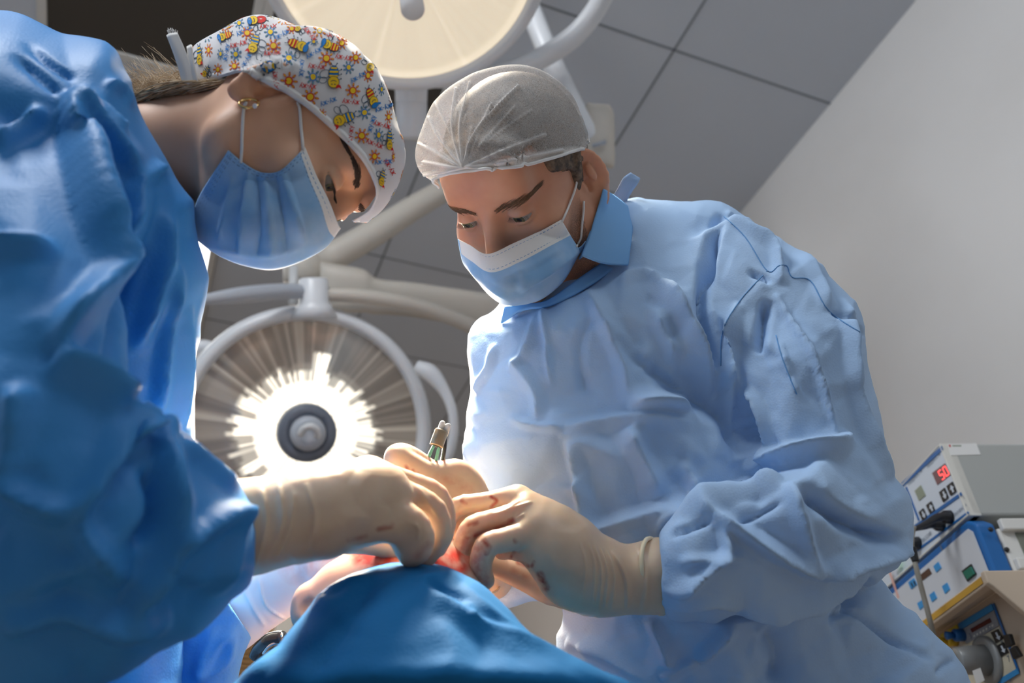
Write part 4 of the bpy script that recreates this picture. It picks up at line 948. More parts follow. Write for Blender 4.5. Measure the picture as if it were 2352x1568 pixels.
def bead(name, parent, c, half, thick, r, d2=None):
    """rolled edge of a glove: a ring seen as (top pixel, bottom pixel)"""
    a, b_ = V(*c[0]), V(*c[1]); m = (a + b_) / 2; u = (b_ - a) / 2; w = (m - CAM) / np.linalg.norm(m - CAM); s = half
    ax = np.cross(u, w); ax /= np.linalg.norm(ax); t = np.linspace(0, 2 * math.pi, 41)
    return MB().tube([m + u * math.cos(q) + (w * thick + ax * s) * math.sin(q) for q in t], r, 8, sub=1).build(name, m_bead, parent)

# the woman's right hand, a fist with the fingers turned down into the field
gw, v, f = glove('glove', woman, [
    [(560, 1210, .655, .037, .012), (640, 1196, .664, .034), (715, 1180, .674, .0305)],
    [(715, 1180, .674, .0300, .02), (800, 1150, .69, .0310), (868, 1140, .705, .0285)],
    [(740, 1150, .70, .022, .02), (845, 1090, .728, .0140)], [(760, 1205, .685, .020, .015), (880, 1185, .70, .017)],
    [(845, 1090, .728, .0135, .006), (930, 1110, .744, .0118), (1002, 1140, .752, .0110), (1020, 1205, .750, .0100), (1004, 1256, .746, .0088)],
    [(852, 1120, .712, .0145, .004), (930, 1136, .718, .0122), (996, 1174, .718, .0114), (1006, 1232, .714, .0104), (978, 1276, .712, .0090)],
    [(850, 1165, .697, .0145, .004), (915, 1180, .692, .0120), (960, 1210, .687, .0110), (966, 1256, .687, .0098), (944, 1278, .693, .0086)],
    [(820, 1205, .688, .0125, .010), (880, 1212, .684, .0110), (915, 1222, .686, .0102), (930, 1252, .700, .0090)],
    [(745, 1225, .70, .016, .012), (830, 1240, .735, .0115), (900, 1255, .75, .0105), (950, 1262, .752, .009)]],
    blood=[([(855, 1062), (848, 1058)], 12, .8), ([(870, 1215), (900, 1208)], 9, .7), ([(985, 1250), (960, 1275)], 12, .4), ([(800, 1240), (840, 1232)], 7, .5)],
    folds=[([(700, 1110), (722, 1180), (712, 1262)], 14, 6, .0016), ([(640, 1110), (648, 1200), (610, 1290)], 10, 12, .002), ([(600, 1120), (612, 1200), (588, 1300)], 10, 12, .0018), ([(675, 1130), (668, 1200), (640, 1280)], 9, 9, .0015), ([(950, 1110), (985, 1150), (1010, 1185)], 8, 8, .001),
           ([(950, 1200), (962, 1215), (960, 1240)], 6, 6, .0012), ([(960, 1128), (985, 1158), (1008, 1188)], 5, 5, .0012)], fac=[(51, 40, .0008, (540, 1030, 1040, 1320))])
part_label(gw, 'cream latex glove on the near hand')
# her other hand, reaching in behind, with the clear cuff pulled over the sleeve
m_glove2 = mat('glove_pale', (.72, .74, .80), .35, spec=.45, sss=.25, sssr=(.012, .006, .004)); attr_mix(m_glove2, 'blood', (.45, .05, .03))
g2, v, f = glove('glove', woman, [[(520, 1428, .872, .034, .01), (570, 1392, .868, .032), (640, 1352, .86, .029), (700, 1322, .852, .026), (770, 1290, .845, .025)],
    [(770, 1282, .845, .022, .01), (820, 1262, .84, .013), (862, 1258, .835, .0105), (885, 1268, .83, .009)], [(770, 1296, .835, .02, .01), (815, 1282, .825, .0125), (850, 1276, .82, .0105), (875, 1282, .815, .009)],
    [(760, 1275, .86, .018, .01), (830, 1248, .86, .0115), (880, 1245, .855, .009)], [(740, 1300, .835, .018, .01), (800, 1300, .82, .0125), (835, 1295, .815, .009)]],
    blood=[([(690, 1290), (790, 1280), (880, 1262)], 60, .35)], folds=[([(595, 1330), (612, 1390), (660, 1425)], 5, 5, .0014), ([(560, 1350), (585, 1400), (610, 1440)], 9, 9, .0015)], m=m_glove2)
part_label(g2, 'pale glove with a clear cuff, behind the near hand')
# the man's left hand
gm, v, f = glove('glove', man, [
    [(1520, 1320, .818, .0350, .012), (1478, 1328, .815, .0325), (1430, 1332, .812, .0290), (1388, 1325, .808, .0275)],
    [(1388, 1322, .808, .0265, .02), (1330, 1292, .803, .0265), (1280, 1246, .80, .0245)], [(1370, 1338, .805, .024, .02), (1305, 1332, .797, .024), (1255, 1280, .786, .0175)],
    [(1350, 1290, .81, .024, .02), (1270, 1212, .812, .0205), (1188, 1146, .82, .0122)], [(1300, 1250, .80, .022, .02), (1215, 1178, .803, .0128)], [(1300, 1280, .79, .022, .02), (1222, 1228, .788, .0150)],
    [(1190, 1144, .821, .0120, .005), (1120, 1152, .824, .0096), (1052, 1164, .823, .0092), (1022, 1206, .816, .0084), (1004, 1246, .812, .0078), (1000, 1272, .812, .0066)],
    [(1212, 1176, .803, .0122, .0035), (1145, 1192, .797, .0100), (1086, 1208, .790, .0096), (1064, 1246, .786, .0090), (1058, 1284, .785, .0084), (1066, 1306, .786, .0074)],
    [(1228, 1222, .786, .0130, .0035), (1170, 1238, .778, .0108), (1124, 1248, .774, .0104), (1106, 1280, .773, .0102), (1106, 1312, .775, .0092), (1116, 1332, .778, .0080)],
    [(1255, 1280, .784, .0122, .004), (1212, 1268, .792, .0098), (1175, 1262, .806, .0090), (1155, 1266, .82, .0080)],
    [(1350, 1358, .822, .0215, .012), (1270, 1352, .840, .0155), (1215, 1330, .850, .0128), (1150, 1304, .850, .0108), (1080, 1282, .845, .0102), (1015, 1266, .835, .0090)]],
    blood=[([(1128, 1140), (1141, 1150), (1128, 1164)], 6, 1), ([(1060, 1150), (1070, 1156)], 6, .9), ([(1045, 1180), (1030, 1215), (1012, 1250)], 15, .4), ([(1076, 1206), (1096, 1200)], 7, .9), ([(1178, 1194), (1140, 1216), (1100, 1228), (1075, 1235)], 9, .9), ([(1070, 1225), (1058, 1270), (1058, 1305)], 24, .62),
           ([(1110, 1240), (1122, 1256), (1116, 1270)], 9, .9), ([(1100, 1260), (1096, 1295), (1112, 1330)], 22, .62), ([(1182, 1240), (1185, 1245)], 6, 1), ([(1172, 1282), (1180, 1268)], 5, 1), ([(1190, 1292), (1212, 1300)], 7, 1), ([(1222, 1300), (1226, 1290)], 5, 1), ([(1240, 1318), (1254, 1350)], 11, 1), ([(1080, 1310), (1115, 1335)], 16, .7), ([(1180, 1310), (1210, 1325)], 12, .35)],
    folds=[([(1352, 1246), (1366, 1300), (1362, 1395)], 5, 5, .0013), ([(1366, 1252), (1382, 1320), (1374, 1402)], 5, 5, .0018), ([(1380, 1258), (1396, 1320), (1388, 1402)], 5, 5, .0018), ([(1392, 1262), (1412, 1320), (1404, 1400)], 6, 5, .0017), ([(1404, 1264), (1436, 1330), (1440, 1400)], 14, 5, .0026), ([(1460, 1240), (1486, 1320), (1474, 1410)], 12, 8, .0016),
           ([(1195, 1148), (1160, 1172), (1132, 1180)], 6, 4, .0012), ([(1225, 1150), (1180, 1166), (1160, 1178)], 5, 5, .001), ([(1205, 1178), (1178, 1196), (1150, 1208)], 5, 5, .0014), ([(1200, 1252), (1188, 1262), (1178, 1276)], 5, 5, .001), ([(1330, 1240), (1345, 1300), (1335, 1380)], 6, 6, .0009)], fac=[(52, 34, .0006, (980, 1100, 1560, 1430))], h=.0013)
part_label(gm, 'cream latex glove with dark red stains, wrinkled at the wrist')
bead('glove_bead', gm, [(1492, 1236, .818), (1522, 1409, .818)], .012, .036, .0022)
# the man's right hand, holding the forceps
gr, v, f = glove('glove', man, [
    [(1128, 1322, .955, .026, .01), (1112, 1280, .925, .027), (1095, 1236, .90, .027)], [(1098, 1240, .90, .027, .02), (1060, 1165, .872, .0265), (1045, 1140, .865, .023)],
    [(1035, 1150, .86, .019, .012), (985, 1098, .845, .0135), (950, 1076, .835, .0128), (913, 1052, .826, .0125), (930, 1045, .838, .0108), (965, 1062, .852, .0098), (982, 1080, .853, .0085)],
    [(1085, 1180, .885, .020, .012), (1078, 1120, .877, .0160), (1054, 1088, .868, .0140), (1022, 1086, .858, .0120), (1000, 1098, .852, .0095)],
    [(1030, 1170, .865, .018, .01), (975, 1135, .85, .0125), (945, 1128, .85, .0115), (965, 1160, .86, .0100)], [(1030, 1195, .87, .018, .01), (985, 1170, .858, .012), (960, 1175, .86, .0105), (985, 1205, .87, .0095)]],
    blood=[([(932, 1070), (940, 1086)], 6, .8), ([(948, 1080), (956, 1094)], 5, .8), ([(940, 1090), (960, 1088)], 5, .5), ([(1010, 1095), (1050, 1110), (1075, 1130)], 18, .28), ([(1100, 1250), (1140, 1290)], 30, .3)], folds=[([(928, 1066), (950, 1090)], 4, 4, -.0008)])
part_label(gr, 'cream latex glove on the far hand, lit by the lamp')
bead('glove_bead', gr, [(1106, 1336, .93), (1150, 1330, .945)], .012, .026, .0013)

# ---- bipolar forceps held in that hand
m_tine = mat('forceps_green', (.16, .48, .38), .35, spec=.5); m_brass = mat('forceps_collar', (.42, .33, .22), .35, .7); m_plug = mat('plug_white', (.82, .80, .76), .35)
fz = thing('forceps', V(992, 1085, .853), 'green-tined bipolar forceps with two white plugs, held upright in the far gloved hand', 'forceps')
for p in ([(1000, 1015, .855), (985, 1048, .853), (972, 1092, .853)], [(1010, 1020, .855), (1003, 1050, .855), (992, 1100, .855)]):
    MB().tube([V(*q) for q in p], [.0013, .0017, .0012], 8).build('tine', m_tine, fz)
a, b_ = V(1002, 1024, .853), V(1015, 988, .858); ax = b_ - a; L = np.linalg.norm(ax)
b = MB(); b.lathe(a, ax, [(0, .0044), (0, .0066), (.0008, .0068), (L - .001, .0068), (L, .0062), (L, .003)], 28); b.build('collar', m_brass, fz, True)
b = MB(); b.lathe(a - ax / L * .0002, ax, [(0, .0001), (0, .0048), (.001, .0048)], 20); b.build('collar_mouth', mat('black_hole', (.02, .015, .01), .8), fz)
for (x0, y0, x1, y1) in ((1009, 996, 1018, 966), (1021, 999, 1031, 972)):
    a = V(x0, y0, .858); ax = V(x1, y1, .86) - a; L = np.linalg.norm(ax)
    MB().lathe(a, ax, [(0, .0033), (L * .8, .0030), (L * .95, .0022), (L, .0008)], 16).build('plug', m_plug, fz)
MB().tube([V(1022, 1003, .862), V(1020, 1035, .862), V(1014, 1075, .864), V(1016, 1100, .87)], .0022, 10).build('cable', mat('cable_black', (.015, .018, .025), .4), fz)

# ================================================================== the patient under the drape
patient = thing('person', V(930, 1500, .80) * [1, 1, 0] + [0, 0, .9], 'patient lying under the blue drape, only a rim of skin showing beside the gloves', 'person')
m_skin_p = mat('skin_patient', (.66, .40, .30), .45, sss=.2, sssr=(.016, .005, .002)); attr_mix(m_skin_p, 'blood', (.55, .03, .015))
P = [V(*q) for q in ((930, 1370, .765), (700, 1390, .755), (940, 1300, .77))]
S = SDF(np.min(P, 0) - .22, np.max(P, 0) + .22, .0026)
S.ell(V(935, 1400, .785), .072, k=0); S.cone(V(770, 1368, .765), V(868, 1305, .785), .020, .020, k=.02); S.cone(V(712, 1408, .752), V(780, 1352, .765), .0165, .021, k=.015)
S.cone(V(868, 1300, .79), V(960, 1290, .80), .018, .016, k=.02); S.cone(V(960, 1310, .80), V(1060, 1300, .80), .015, .015, k=.02)
S.ell(V(700, 1378, .752), (.010, .010, .014), k=.008); S.ell(V(708, 1392, .740), .007, k=.004, op='-')
S.cone(V(950, 1450, .79), V(960, 1640, .80), .06, .10, k=.04)
v, f = S.mesh(); v = lap(v, f, 2)
o = obj('body', v, f, m_skin_p, patient); x, y, d = PX(v)
set_attr(o, 'blood', np.clip(stroke_val(x, y, [(840, 1275), (930, 1285), (1050, 1290)], 40, 40, 1.6, 0, .7), 0, 1))
# drape over the head and body
dr = loft([(900, 1293, 985, 1291, .735, .02), (830, 1312, 1040, 1303, .725, .045), (757, 1350, 1108, 1338, .712, .062), (700, 1400, 1165, 1394, .70, .078), (664, 1450, 1212, 1450, .69, .088), (630, 1500, 1300, 1506, .68, .096), (560, 1560, 1440, 1560, .672, .105), (470, 1640, 1560, 1640, .68, .10), (400, 1760, 1620, 1760, .70, .10), (380, 1950, 1620, 1950, .73, .10)], 72, 6)
v, f = remesh([dr], .0035, 3)
ds = [([(700, 1410), (790, 1350), (880, 1305)], 26, 26, .004), ([(960, 1335), (1030, 1315), (1060, 1330)], 12, 26, .005), ([(955, 1345), (1030, 1385), (1120, 1440), (1300, 1520)], 18, 40, .007), ([(985, 1338), (1050, 1362), (1075, 1390)], 12, 10, -.005), ([(1060, 1330), (1120, 1400), (1230, 1480), (1420, 1560)], 26, 26, .006),
      ([(740, 1350), (760, 1370), (800, 1345)], 14, 14, -.004), ([(640, 1480), (600, 1530), (540, 1560)], 26, 20, .008), ([(860, 1320), (790, 1440), (700, 1568)], 60, 60, -.006), ([(1000, 1420), (1040, 1500), (1010, 1568)], 60, 60, .003), ([(720, 1380), (800, 1340), (850, 1330)], 14, 10, .003), ([(1060, 1372), (1090, 1410), (1080, 1430)], 10, 12, .004)]
v, _ = crease(v, f, ds, [(61, 130, .0022, (400, 1260, 1600, 1700)), (62, 50, .0007, (400, 1260, 1600, 1700))], True, 1)
tag(obj('surgical_drape', v, f, m_drape), 'deep blue surgical drape domed over the patient below the gloved hands', 'drape')
# operating table and its rail clamp
t = thing('operating_table', V(1000, 1900, .74) * [1, 1, 0], 'operating table under the drape, one chrome clamp showing at its left edge', 'table')
c = V(930, 2300, .70); m_chrome = mat('chrome', (.62, .63, .65), .15, 1); fw = np.array((CF[0], CF[1], 0)); fw /= np.linalg.norm(fw); sd = np.array((fw[1], -fw[0], 0))
zt = .80
MB().box((c[0], c[1], zt), sd * .14, fw * .16, ZD * .03).build('table_top', mat('black_pad', (.03, .03, .035), .5), t, False, .01)
MB().box((c[0], c[1], zt / 2), sd * .12, fw * .12, ZD * (zt / 2 - .03)).build('column', m_chrome, t, False, .01)
MB().box((c[0], c[1], .03), sd * .2, fw * .3, ZD * .03).build('base', m_chrome, t, False, .01)
b = MB(); b.tube([V(585, 1512, .90), V(600, 1488, .90), V(622, 1470, .89), V(650, 1462, .88)], [.007, .0085, .0085, .006], 12); b.build('clamp', mat('dark_chrome', (.05, .055, .065), .18, .6), t)
b = MB(); b.tube([V(604, 1472, .89), V(625, 1461, .885), V(650, 1458, .88)], .0028, 8); b.tube([V(606, 1500, .885), V(622, 1482, .88), V(645, 1474, .88)], .0022, 8); b.build('clamp_edge', m_chrome, t)
# ================================================================== surgical lamps
m_lamp = mat('lamp_white', (.72, .74, .77), .35, spec=.5); m_lampg = mat('lamp_grey', (.40, .43, .48), .45); m_hub = mat('hub_grey', (.13, .15, .19), .45); m_handle = mat('handle_pale', (.62, .63, .64), .4)
m_boom = mat('boom_cream', (.55, .51, .45), .5)
def basis(n):
    a = np.cross(n, ZD); a /= np.linalg.norm(a); return a, np.cross(a, n)
def glow_disc(name, c, n, R, prof, fn, mtl, parent, na=432, nr=30, up=None):
    a, b_ = basis(n); v = []; g = []; h = []
    for i in range(nr + 1):
        r = i / nr
        for j in range(na):
            th = 2 * math.pi * j / na; v.append(c + R * r * (math.cos(th) * a + math.sin(th) * b_) + n * prof(r)); q = fn(r, th); g.append(q[0]); h.append(q[1])
    f = [(i * na + j, i * na + (j + 1) % na, (i + 1) * na + (j + 1) % na, (i + 1) * na + j) for i in range(nr) for j in range(na)]
    o = obj(name, v, f, mtl, parent); set_attr(o, 'glow', g); set_attr(o, 'tint', h); return o
def lens_mat(name, col, dark, strength):
    m = mat(name, dark, .25, spec=.5, coat=.3); b = bsdf(m)
    a = nd(m, 'ShaderNodeAttribute', attribute_name='glow'); mu = nd(m, 'ShaderNodeMath', operation='MULTIPLY'); mu.inputs[1].default_value = strength
    ln(m, a, 'Fac', mu, 0); ln(m, mu, 'Value', b, 'Emission Strength'); b.inputs['Emission Color'].default_value = (*col, 1)
    t = nd(m, 'ShaderNodeAttribute', attribute_name='tint'); r = nd(m, 'ShaderNodeValToRGB'); r.color_ramp.elements[0].color = (*dark, 1); r.color_ramp.elements[1].color = (*[min(1, q * 3) for q in dark], 1)
    ln(m, t, 'Fac', r, 'Fac'); ln(m, r, 'Color', b, 'Base Color'); return m
# ---- lower lamp, facing the field
n = _dl; C = LAMP_LOW; R = 288 * 2.25 / FPX; a, b_ = basis(n)
low = thing('surgical_lamp', C, 'lower surgical lamp, brightly lit round reflector with grey hub between the two surgeons', 'surgical lamp', None)
b = MB(); b.lathe(C, n, [(-.03, R * .86), (-.035, R * .95), (-.02, R * 1.0), (.005, R * 1.012), (.022, R * .99), (.03, R * .95), (.024, R * .905), (.010, R * .895), (.0, R * .89)], 96); b.build('rim', m_lamp, low)
b = MB(); b.lathe(C, n, [(-.16, .001), (-.155, R * .3), (-.13, R * .62), (-.08, R * .9), (-.034, R * 1.02), (-.028, R * 1.0)], 72); b.build('housing', m_lamp, low)
rng = np.random.RandomState(8); rib = rng.rand(216); rib2 = rng.rand(108)
def f_low(r, th):
    k = rib[int(th / (2 * math.pi) * 216) % 216]; k2 = rib2[int(th / (2 * math.pi) * 108) % 108]; sec = min((th + .2) % (math.pi / 4), math.pi / 4 - (th + .2) % (math.pi / 4))
    up = math.cos(th - math.pi / 2)                           # seam between segments every 45 degrees; brighter away from the top
    e = .60 - .05 * max(up, 0) + .05 * (k2 - .5)
    if r < .44: g = 1.5 - .5 * (k2 < .2)
    elif r < e: g = .34 + .8 * (k > .5) + .25 * (k2 > .7)
    elif r < e + .05: g = .10 + .5 * (k2 > .78)
    else: g = .02 + .07 * (k > .62) * k2 + .05 * (k2 > .9)
    if abs(th - 1.62) < .11 and r < .72: g = max(g, 1.2 * (k > .3) + .5)
    if sec < .012: g = g * .75 + .06
    return g, .2 + .5 * k * k2
m_low = lens_mat('lens_lit', (1.0, .93, .78), (.13, .105, .085), 1.15)
glow_disc('lens', C + n * .004, n, R * .892, lambda r: .022 * (1 - r * r) * 0, f_low, m_low, low)
hc = C + n * .004
b = MB(); b.lathe(hc, n, [(0, R * .235), (.05, R * .225), (.058, R * .19), (.052, R * .13), (.04, R * .125)], 64); b.build('hub', m_hub, low)
b = MB(); b.lathe(hc + n * .04, n, [(0, R * .14), (.03, R * .135), (.045, R * .12), (.05, R * .08), (.044, R * .05)], 48); hub2 = b.build('hub_cap', m_lampg, low)
ph = np.linspace(-.25, math.pi + .25, 15); k0 = hc + n * .105
MB().tube([k0 + R * .062 * (math.cos(q) * a + math.sin(q) * b_) + n * .01 * math.sin(q) for q in ph], .0085, 10, sub=1).build('grip', m_handle, low)
for q in (2.2, .5): MB().lathe(hc + n * .054 + R * .18 * (math.cos(q) * a + math.sin(q) * b_), n, [(0, .006), (.003, .005)], 12).build('screw', m_hub, low)
def pxr(px, d): return px * d / FPX
b = MB()
b.tube([V(958, 842, 2.26), V(990, 858, 2.25), V(1022, 900, 2.24), V(1040, 950, 2.23), V(1040, 1010, 2.23), V(1020, 1060, 2.24), V(975, 1090, 2.26)], [pxr(16, 2.25), pxr(20, 2.25), pxr(13, 2.25), pxr(11, 2.25), pxr(11, 2.25), pxr(13, 2.25), pxr(16, 2.25)], 14); b.build('side_handle', m_lamp, low)
b = MB(); b.tube([V(490, 800, 2.28), V(455, 800, 2.27), V(415, 840, 2.26), V(396, 900, 2.25), V(396, 980, 2.25), V(430, 1080, 2.27)], [pxr(16, 2.25), pxr(18, 2.25), pxr(13, 2.25), pxr(11, 2.25), pxr(11, 2.25), pxr(14, 2.25)], 14); b.build('side_handle', m_lamp, low)
top_ = V(722, 712, 2.24); b = MB(); b.lathe(top_, V(720, 640, 2.24) - top_, [(-.02, pxr(52, 2.24)), (.01, pxr(40, 2.24)), (.02, pxr(34, 2.24)), (.078, pxr(33, 2.24)), (.082, pxr(28, 2.24)), (.082, .001)], 32); b.build('mount', m_lamp, low)
b = MB(); b.tube([V(720, 668, 2.24), V(640, 670, 2.18), V(550, 678, 2.10), V(458, 690, 2.03)], [pxr(15, 2.2), pxr(19, 2.2), pxr(19, 2.1), pxr(12, 2.0)], 14); b.build('yoke_bar', m_lampg, low)
b = MB(); b.tube([V(735, 676, 2.25), V(830, 680, 2.27), V(940, 698, 2.30), V(1040, 730, 2.34), V(1120, 768, 2.38)], [pxr(16, 2.25), pxr(17, 2.27), pxr(18, 2.3), pxr(18, 2.34), pxr(18, 2.38)], 14); b.build('yoke_bar', m_boom, low)
b = loft([(735, 600, 735, 705, 2.42, .05), (770, 606, 770, 716, 2.42, .06), (835, 618, 835, 718, 2.43, .06), (868, 640, 862, 722, 2.44, .055), (960, 650, 950, 728, 2.47, .05), (1140, 676, 1120, 758, 2.55, .05), (1300, 700, 1280, 780, 2.65, .05)], 28, 4, 3.5); b.build('spring_arm', m_boom, low)
e0 = on_plane(1240, 292, RM(0, 0, CEIL), ZD)
b = MB(); b.tube([V(735, 605, 2.46), V(850, 540, 2.52), V(1000, 448, 2.64), e0 - ZD * .06], [pxr(34, 2.4), pxr(32, 2.5), pxr(27, 2.6), pxr(22, 2.8)], 18, sub=3); b.build('swing_arm', m_boom, low)
b = MB(); b.lathe(e0, -ZD, [(.002, .09), (.05, .085), (.09, .05), (.09, .001)], 32); b.build('ceiling_flange', m_lamp, low)
b = MB(); b.lathe(V(700, 600, 2.46), V(700, 655, 2.44) - V(700, 600, 2.46), [(-.02, pxr(30, 2.45)), (.0, pxr(48, 2.45)), (.06, pxr(48, 2.45)), (.075, pxr(30, 2.45))], 28); b.build('arm_joint', m_boom, low)
MB().tube([V(676, 612, 2.40), V(674, 700, 2.38)], pxr(11, 2.4), 14, sub=1).build('drop_tube', m_handle, low)
# ---- upper lamp
n = _dt; C = LAMP_TOP; R = 340 * 1.75 / FPX; a, b_ = basis(n)
upl = thing('surgical_lamp', C, 'upper surgical lamp, warm glowing disc cut off by the top edge of the picture', 'surgical lamp')
b = MB(); b.lathe(C, n, [(-.05, R * .90), (-.05, R * .97), (-.03, R * 1.0), (.005, R * 1.0), (.022, R * .975), (.024, R * .93), (.014, R * .91), (.004, R * .90)], 96); b.build('rim', m_lamp, upl)
b = MB(); b.lathe(C, n, [(-.18, .001), (-.175, R * .3), (-.15, R * .6), (-.10, R * .88), (-.048, R * .97)], 72); b.build('housing', m_lamp, upl)
def f_up(r, th):
    k = rib[int(th / (2 * math.pi) * 216) % 216]; sec = min(th % (math.pi / 4), math.pi / 4 - th % (math.pi / 4))
    g = .80 + .06 * (k - .5)
    if r > .93: g = 1.0
    elif r < .36: g = .62 + .3 * (k > .5)
    if sec < .02: g *= 1.12
    return g, .5
m_up = lens_mat('lens_warm', (1.0, .86, .63), (.30, .27, .23), .72)
glow_disc('lens', C + n * .006, n, R * .905, lambda r: 0, f_up, m_up, upl, nr=24)
h0 = V(948, 22, 1.60); hb = C + n * .006
b = MB(); b.tube([hb, hb + (h0 - hb) * .5, h0], pxr(27, 1.62), 24, sub=1); b.build('handle', m_handle, upl)
b = MB()
jx = V(945, 118, 2.0); jd = V(944, 318, 2.03) - jx; L = np.linalg.norm(jd)
b.lathe(jx, jd, [(0, pxr(36, 2.0)), (L * .02, pxr(39, 2.0)), (L * .58, pxr(37, 2.0)), (L * .585, pxr(36, 2.0)), (L * .6, pxr(37, 2.0)), (L * .97, pxr(36, 2.0)), (L, pxr(31, 2.0)), (L, .001)], 36); b.build('joint', m_lamp, upl)
e1 = on_plane(1150, -150, RM(0, 0, CEIL), ZD)
b = MB(); b.tube([V(960, 180, 2.0), V(1060, 180, 2.02), V(1180, 160, 2.03), V(1290, 105, 2.02), V(1360, 35, 2.0), V(1400, -50, 1.96), V(1400, -140, 1.92)], [pxr(21, 2), pxr(21, 2), pxr(23, 2), pxr(25, 2), pxr(24, 2), pxr(23, 2), pxr(22, 2)], 18); b.build('yoke', m_lamp, upl)
b = MB(); b.tube([e1 - ZD * .03, V(1210, 0, 2.2), V(1262, 130, 2.12), V(1320, 255, 2.10), V(1392, 362, 2.12)], [pxr(26, 2.3), pxr(24, 2.2), pxr(25, 2.1), pxr(26, 2.1), pxr(14, 2.1)], 18, sub=3); b.build('arm', m_lamp, upl)
b = MB(); b.lathe(e1, -ZD, [(.002, .09), (.05, .085), (.09, .05), (.09, .001)], 32); b.build('ceiling_flange', m_lamp, upl)
b = loft([(1350, 236, 1400, 240, 2.16, .03), (1342, 250, 1410, 262, 2.15, .05), (1340, 310, 1412, 320, 2.14, .055), (1345, 360, 1412, 375, 2.13, .05), (1360, 380, 1405, 388, 2.13, .03)], 28, 5, 3); b.build('arm_block', m_boom, upl)
b = MB(); b.tube([V(1360, 335, 2.07), V(1392, 326, 2.07)], pxr(5, 2.07), 8, sub=1); b.build('catch', m_lampg, upl)
# ================================================================== equipment stack on the right
PE = math.radians(7.0); EW = np.array([-math.sin(PE), math.cos(PE), 0]); EQ = np.array([math.cos(PE), math.sin(PE), 0])
P0 = V(2162, 1018, 1.42)
def fp(x, y, off=0): return on_plane(x, y, P0 - EQ * off, EQ)
m_cab = mat('cabinet_grey', (.42, .43, .41), .5); m_edge = mat('cabinet_edge', (.72, .70, .64), .5); m_pan = mat('panel_white', (.66, .72, .80), .45); m_blue = mat('panel_blue', (.01, .13, .40), .35)
m_blk = mat('button_black', (.012, .012, .014), .4); m_lit = mat('digit_red', (.9, .05, .04), .4, emis=(1, .10, .10), es=1.6); m_lcd = mat('lcd_olive', (.30, .34, .26), .3); m_dimr = mat('digit_dim', (.22, .11, .12), .3)
m_btn = mat('button_blue', (.04, .30, .66), .4); m_beige = mat('case_beige', (.62, .50, .38), .5); m_ora = mat('stripe_ochre', (.60, .34, .05), .5); m_txt = mat('lettering', (.12, .16, .22), .6); m_railw = mat('rail_white', (.74, .73, .69), .4)
def pp(name, poly, m, parent, off=0, t=.0012, bevel=0): return MB().prism([fp(x, y, off) for x, y in poly], -EQ, t).build(name, m, parent, False, bevel)
def bx(c0, w0, w1, q0, q1, z0, z1): return (c0 + EW * (w0 + w1) / 2 + EQ * (q0 + q1) / 2 + ZD * ((z0 + z1) / 2)), EW * (w1 - w0) / 2, EQ * (q1 - q0) / 2, ZD * (z1 - z0) / 2
O = P0 * [1, 1, 0]
zt1, zb1 = P0[2], fp(2232, 1180)[2]
def text(s, p0, xdir, size, m, parent, name='lettering', t=.0006):
    """flat lettering on a panel: p0 lower-left corner, xdir along the writing"""
    cu = bpy.data.curves.new('t', 'FONT'); cu.body = s; cu.size = 1; cu.extrude = 0; cu.resolution_u = 2
    o = bpy.data.objects.new('t', cu); COL.objects.link(o); dg = bpy.context.evaluated_depsgraph_get(); me = bpy.data.meshes.new_from_object(o.evaluated_get(dg))
    vv = np.array([tuple(v.co) for v in me.vertices]); ff = [tuple(p.vertices) for p in me.polygons]; bpy.data.objects.remove(o); bpy.data.meshes.remove(me)
    xd = np.array(xdir) / np.linalg.norm(xdir); zd = ZD
    w = [p0 + xd * v[0] * size + zd * v[1] * size - EQ * t for v in vv]
    return obj(name, w, ff, m, parent, False)
# --- electrosurgical unit with the red 50
d1 = thing('electrosurgical_unit', O + ZD * zb1, 'grey electrosurgical unit with a white panel and a red 50, on top of the stack', 'medical device')
MB().box(*bx(O, 0, .36, .004, .44, zb1, zt1)).build('case', m_cab, d1, False, .004)
b = MB(); e = .003
for (w0, w1, z0, z1) in ((0, e, zb1, zt1), (.36 - e, .36, zb1, zt1), (e, .36 - e, zb1, zb1 + e), (e, .36 - e, zt1 - e, zt1)): b.box(*bx(O, w0, w1, -.0035, .02, z0, z1))
b.build('bezel', m_edge, d1, False, .001)
MB().box(*bx(O, e, .36 - e, -.002, .006, zb1 + e, zt1 - e)).build('front_panel', m_pan, d1, False)
pp('panel_stripe', [(2164, 1024), (2072, 1108), (2072, 1120), (2166, 1033)], m_blue, d1, .002)
pp('panel_stripe', [(2208, 1130), (2092, 1212), (2094, 1220), (2211, 1137)], m_blue, d1, .002); pp('panel_stripe', [(2224, 1174), (2106, 1262), (2108, 1266), (2227, 1178)], m_blue, d1, .002)
pp('panel_stripe', [(2080, 1119), (2110, 1196), (2113, 1194), (2083, 1117)], m_blue, d1, .002)
db = pp('display', [(2142, 1086), (2171, 1064), (2184, 1090), (2154, 1113)], m_dimr, d1, .002)
def seg(xy, on):                   # seven-segment digit between four panel corners
    A, B_, C_, D_ = [np.array(fp(*q, .0034)) for q in xy]; g = lambda u, v: A + (B_ - A) * u + (D_ - A) * v + (A - B_ + C_ - D_) * u * v
    b = MB(); S7 = {'a': (.12, .02, .88, .13), 'd': (.12, .87, .88, .98), 'g': (.12, .44, .88, .56), 'f': (.02, .08, .2, .48), 'b': (.8, .08, .98, .48), 'e': (.02, .52, .2, .92), 'c': (.8, .52, .98, .92)}
    for k in on:
        u0, v0, u1, v1 = S7[k]; b.prism([g(u0, v0), g(u1, v0), g(u1, v1), g(u0, v1)], -EQ, .0004)
    return b
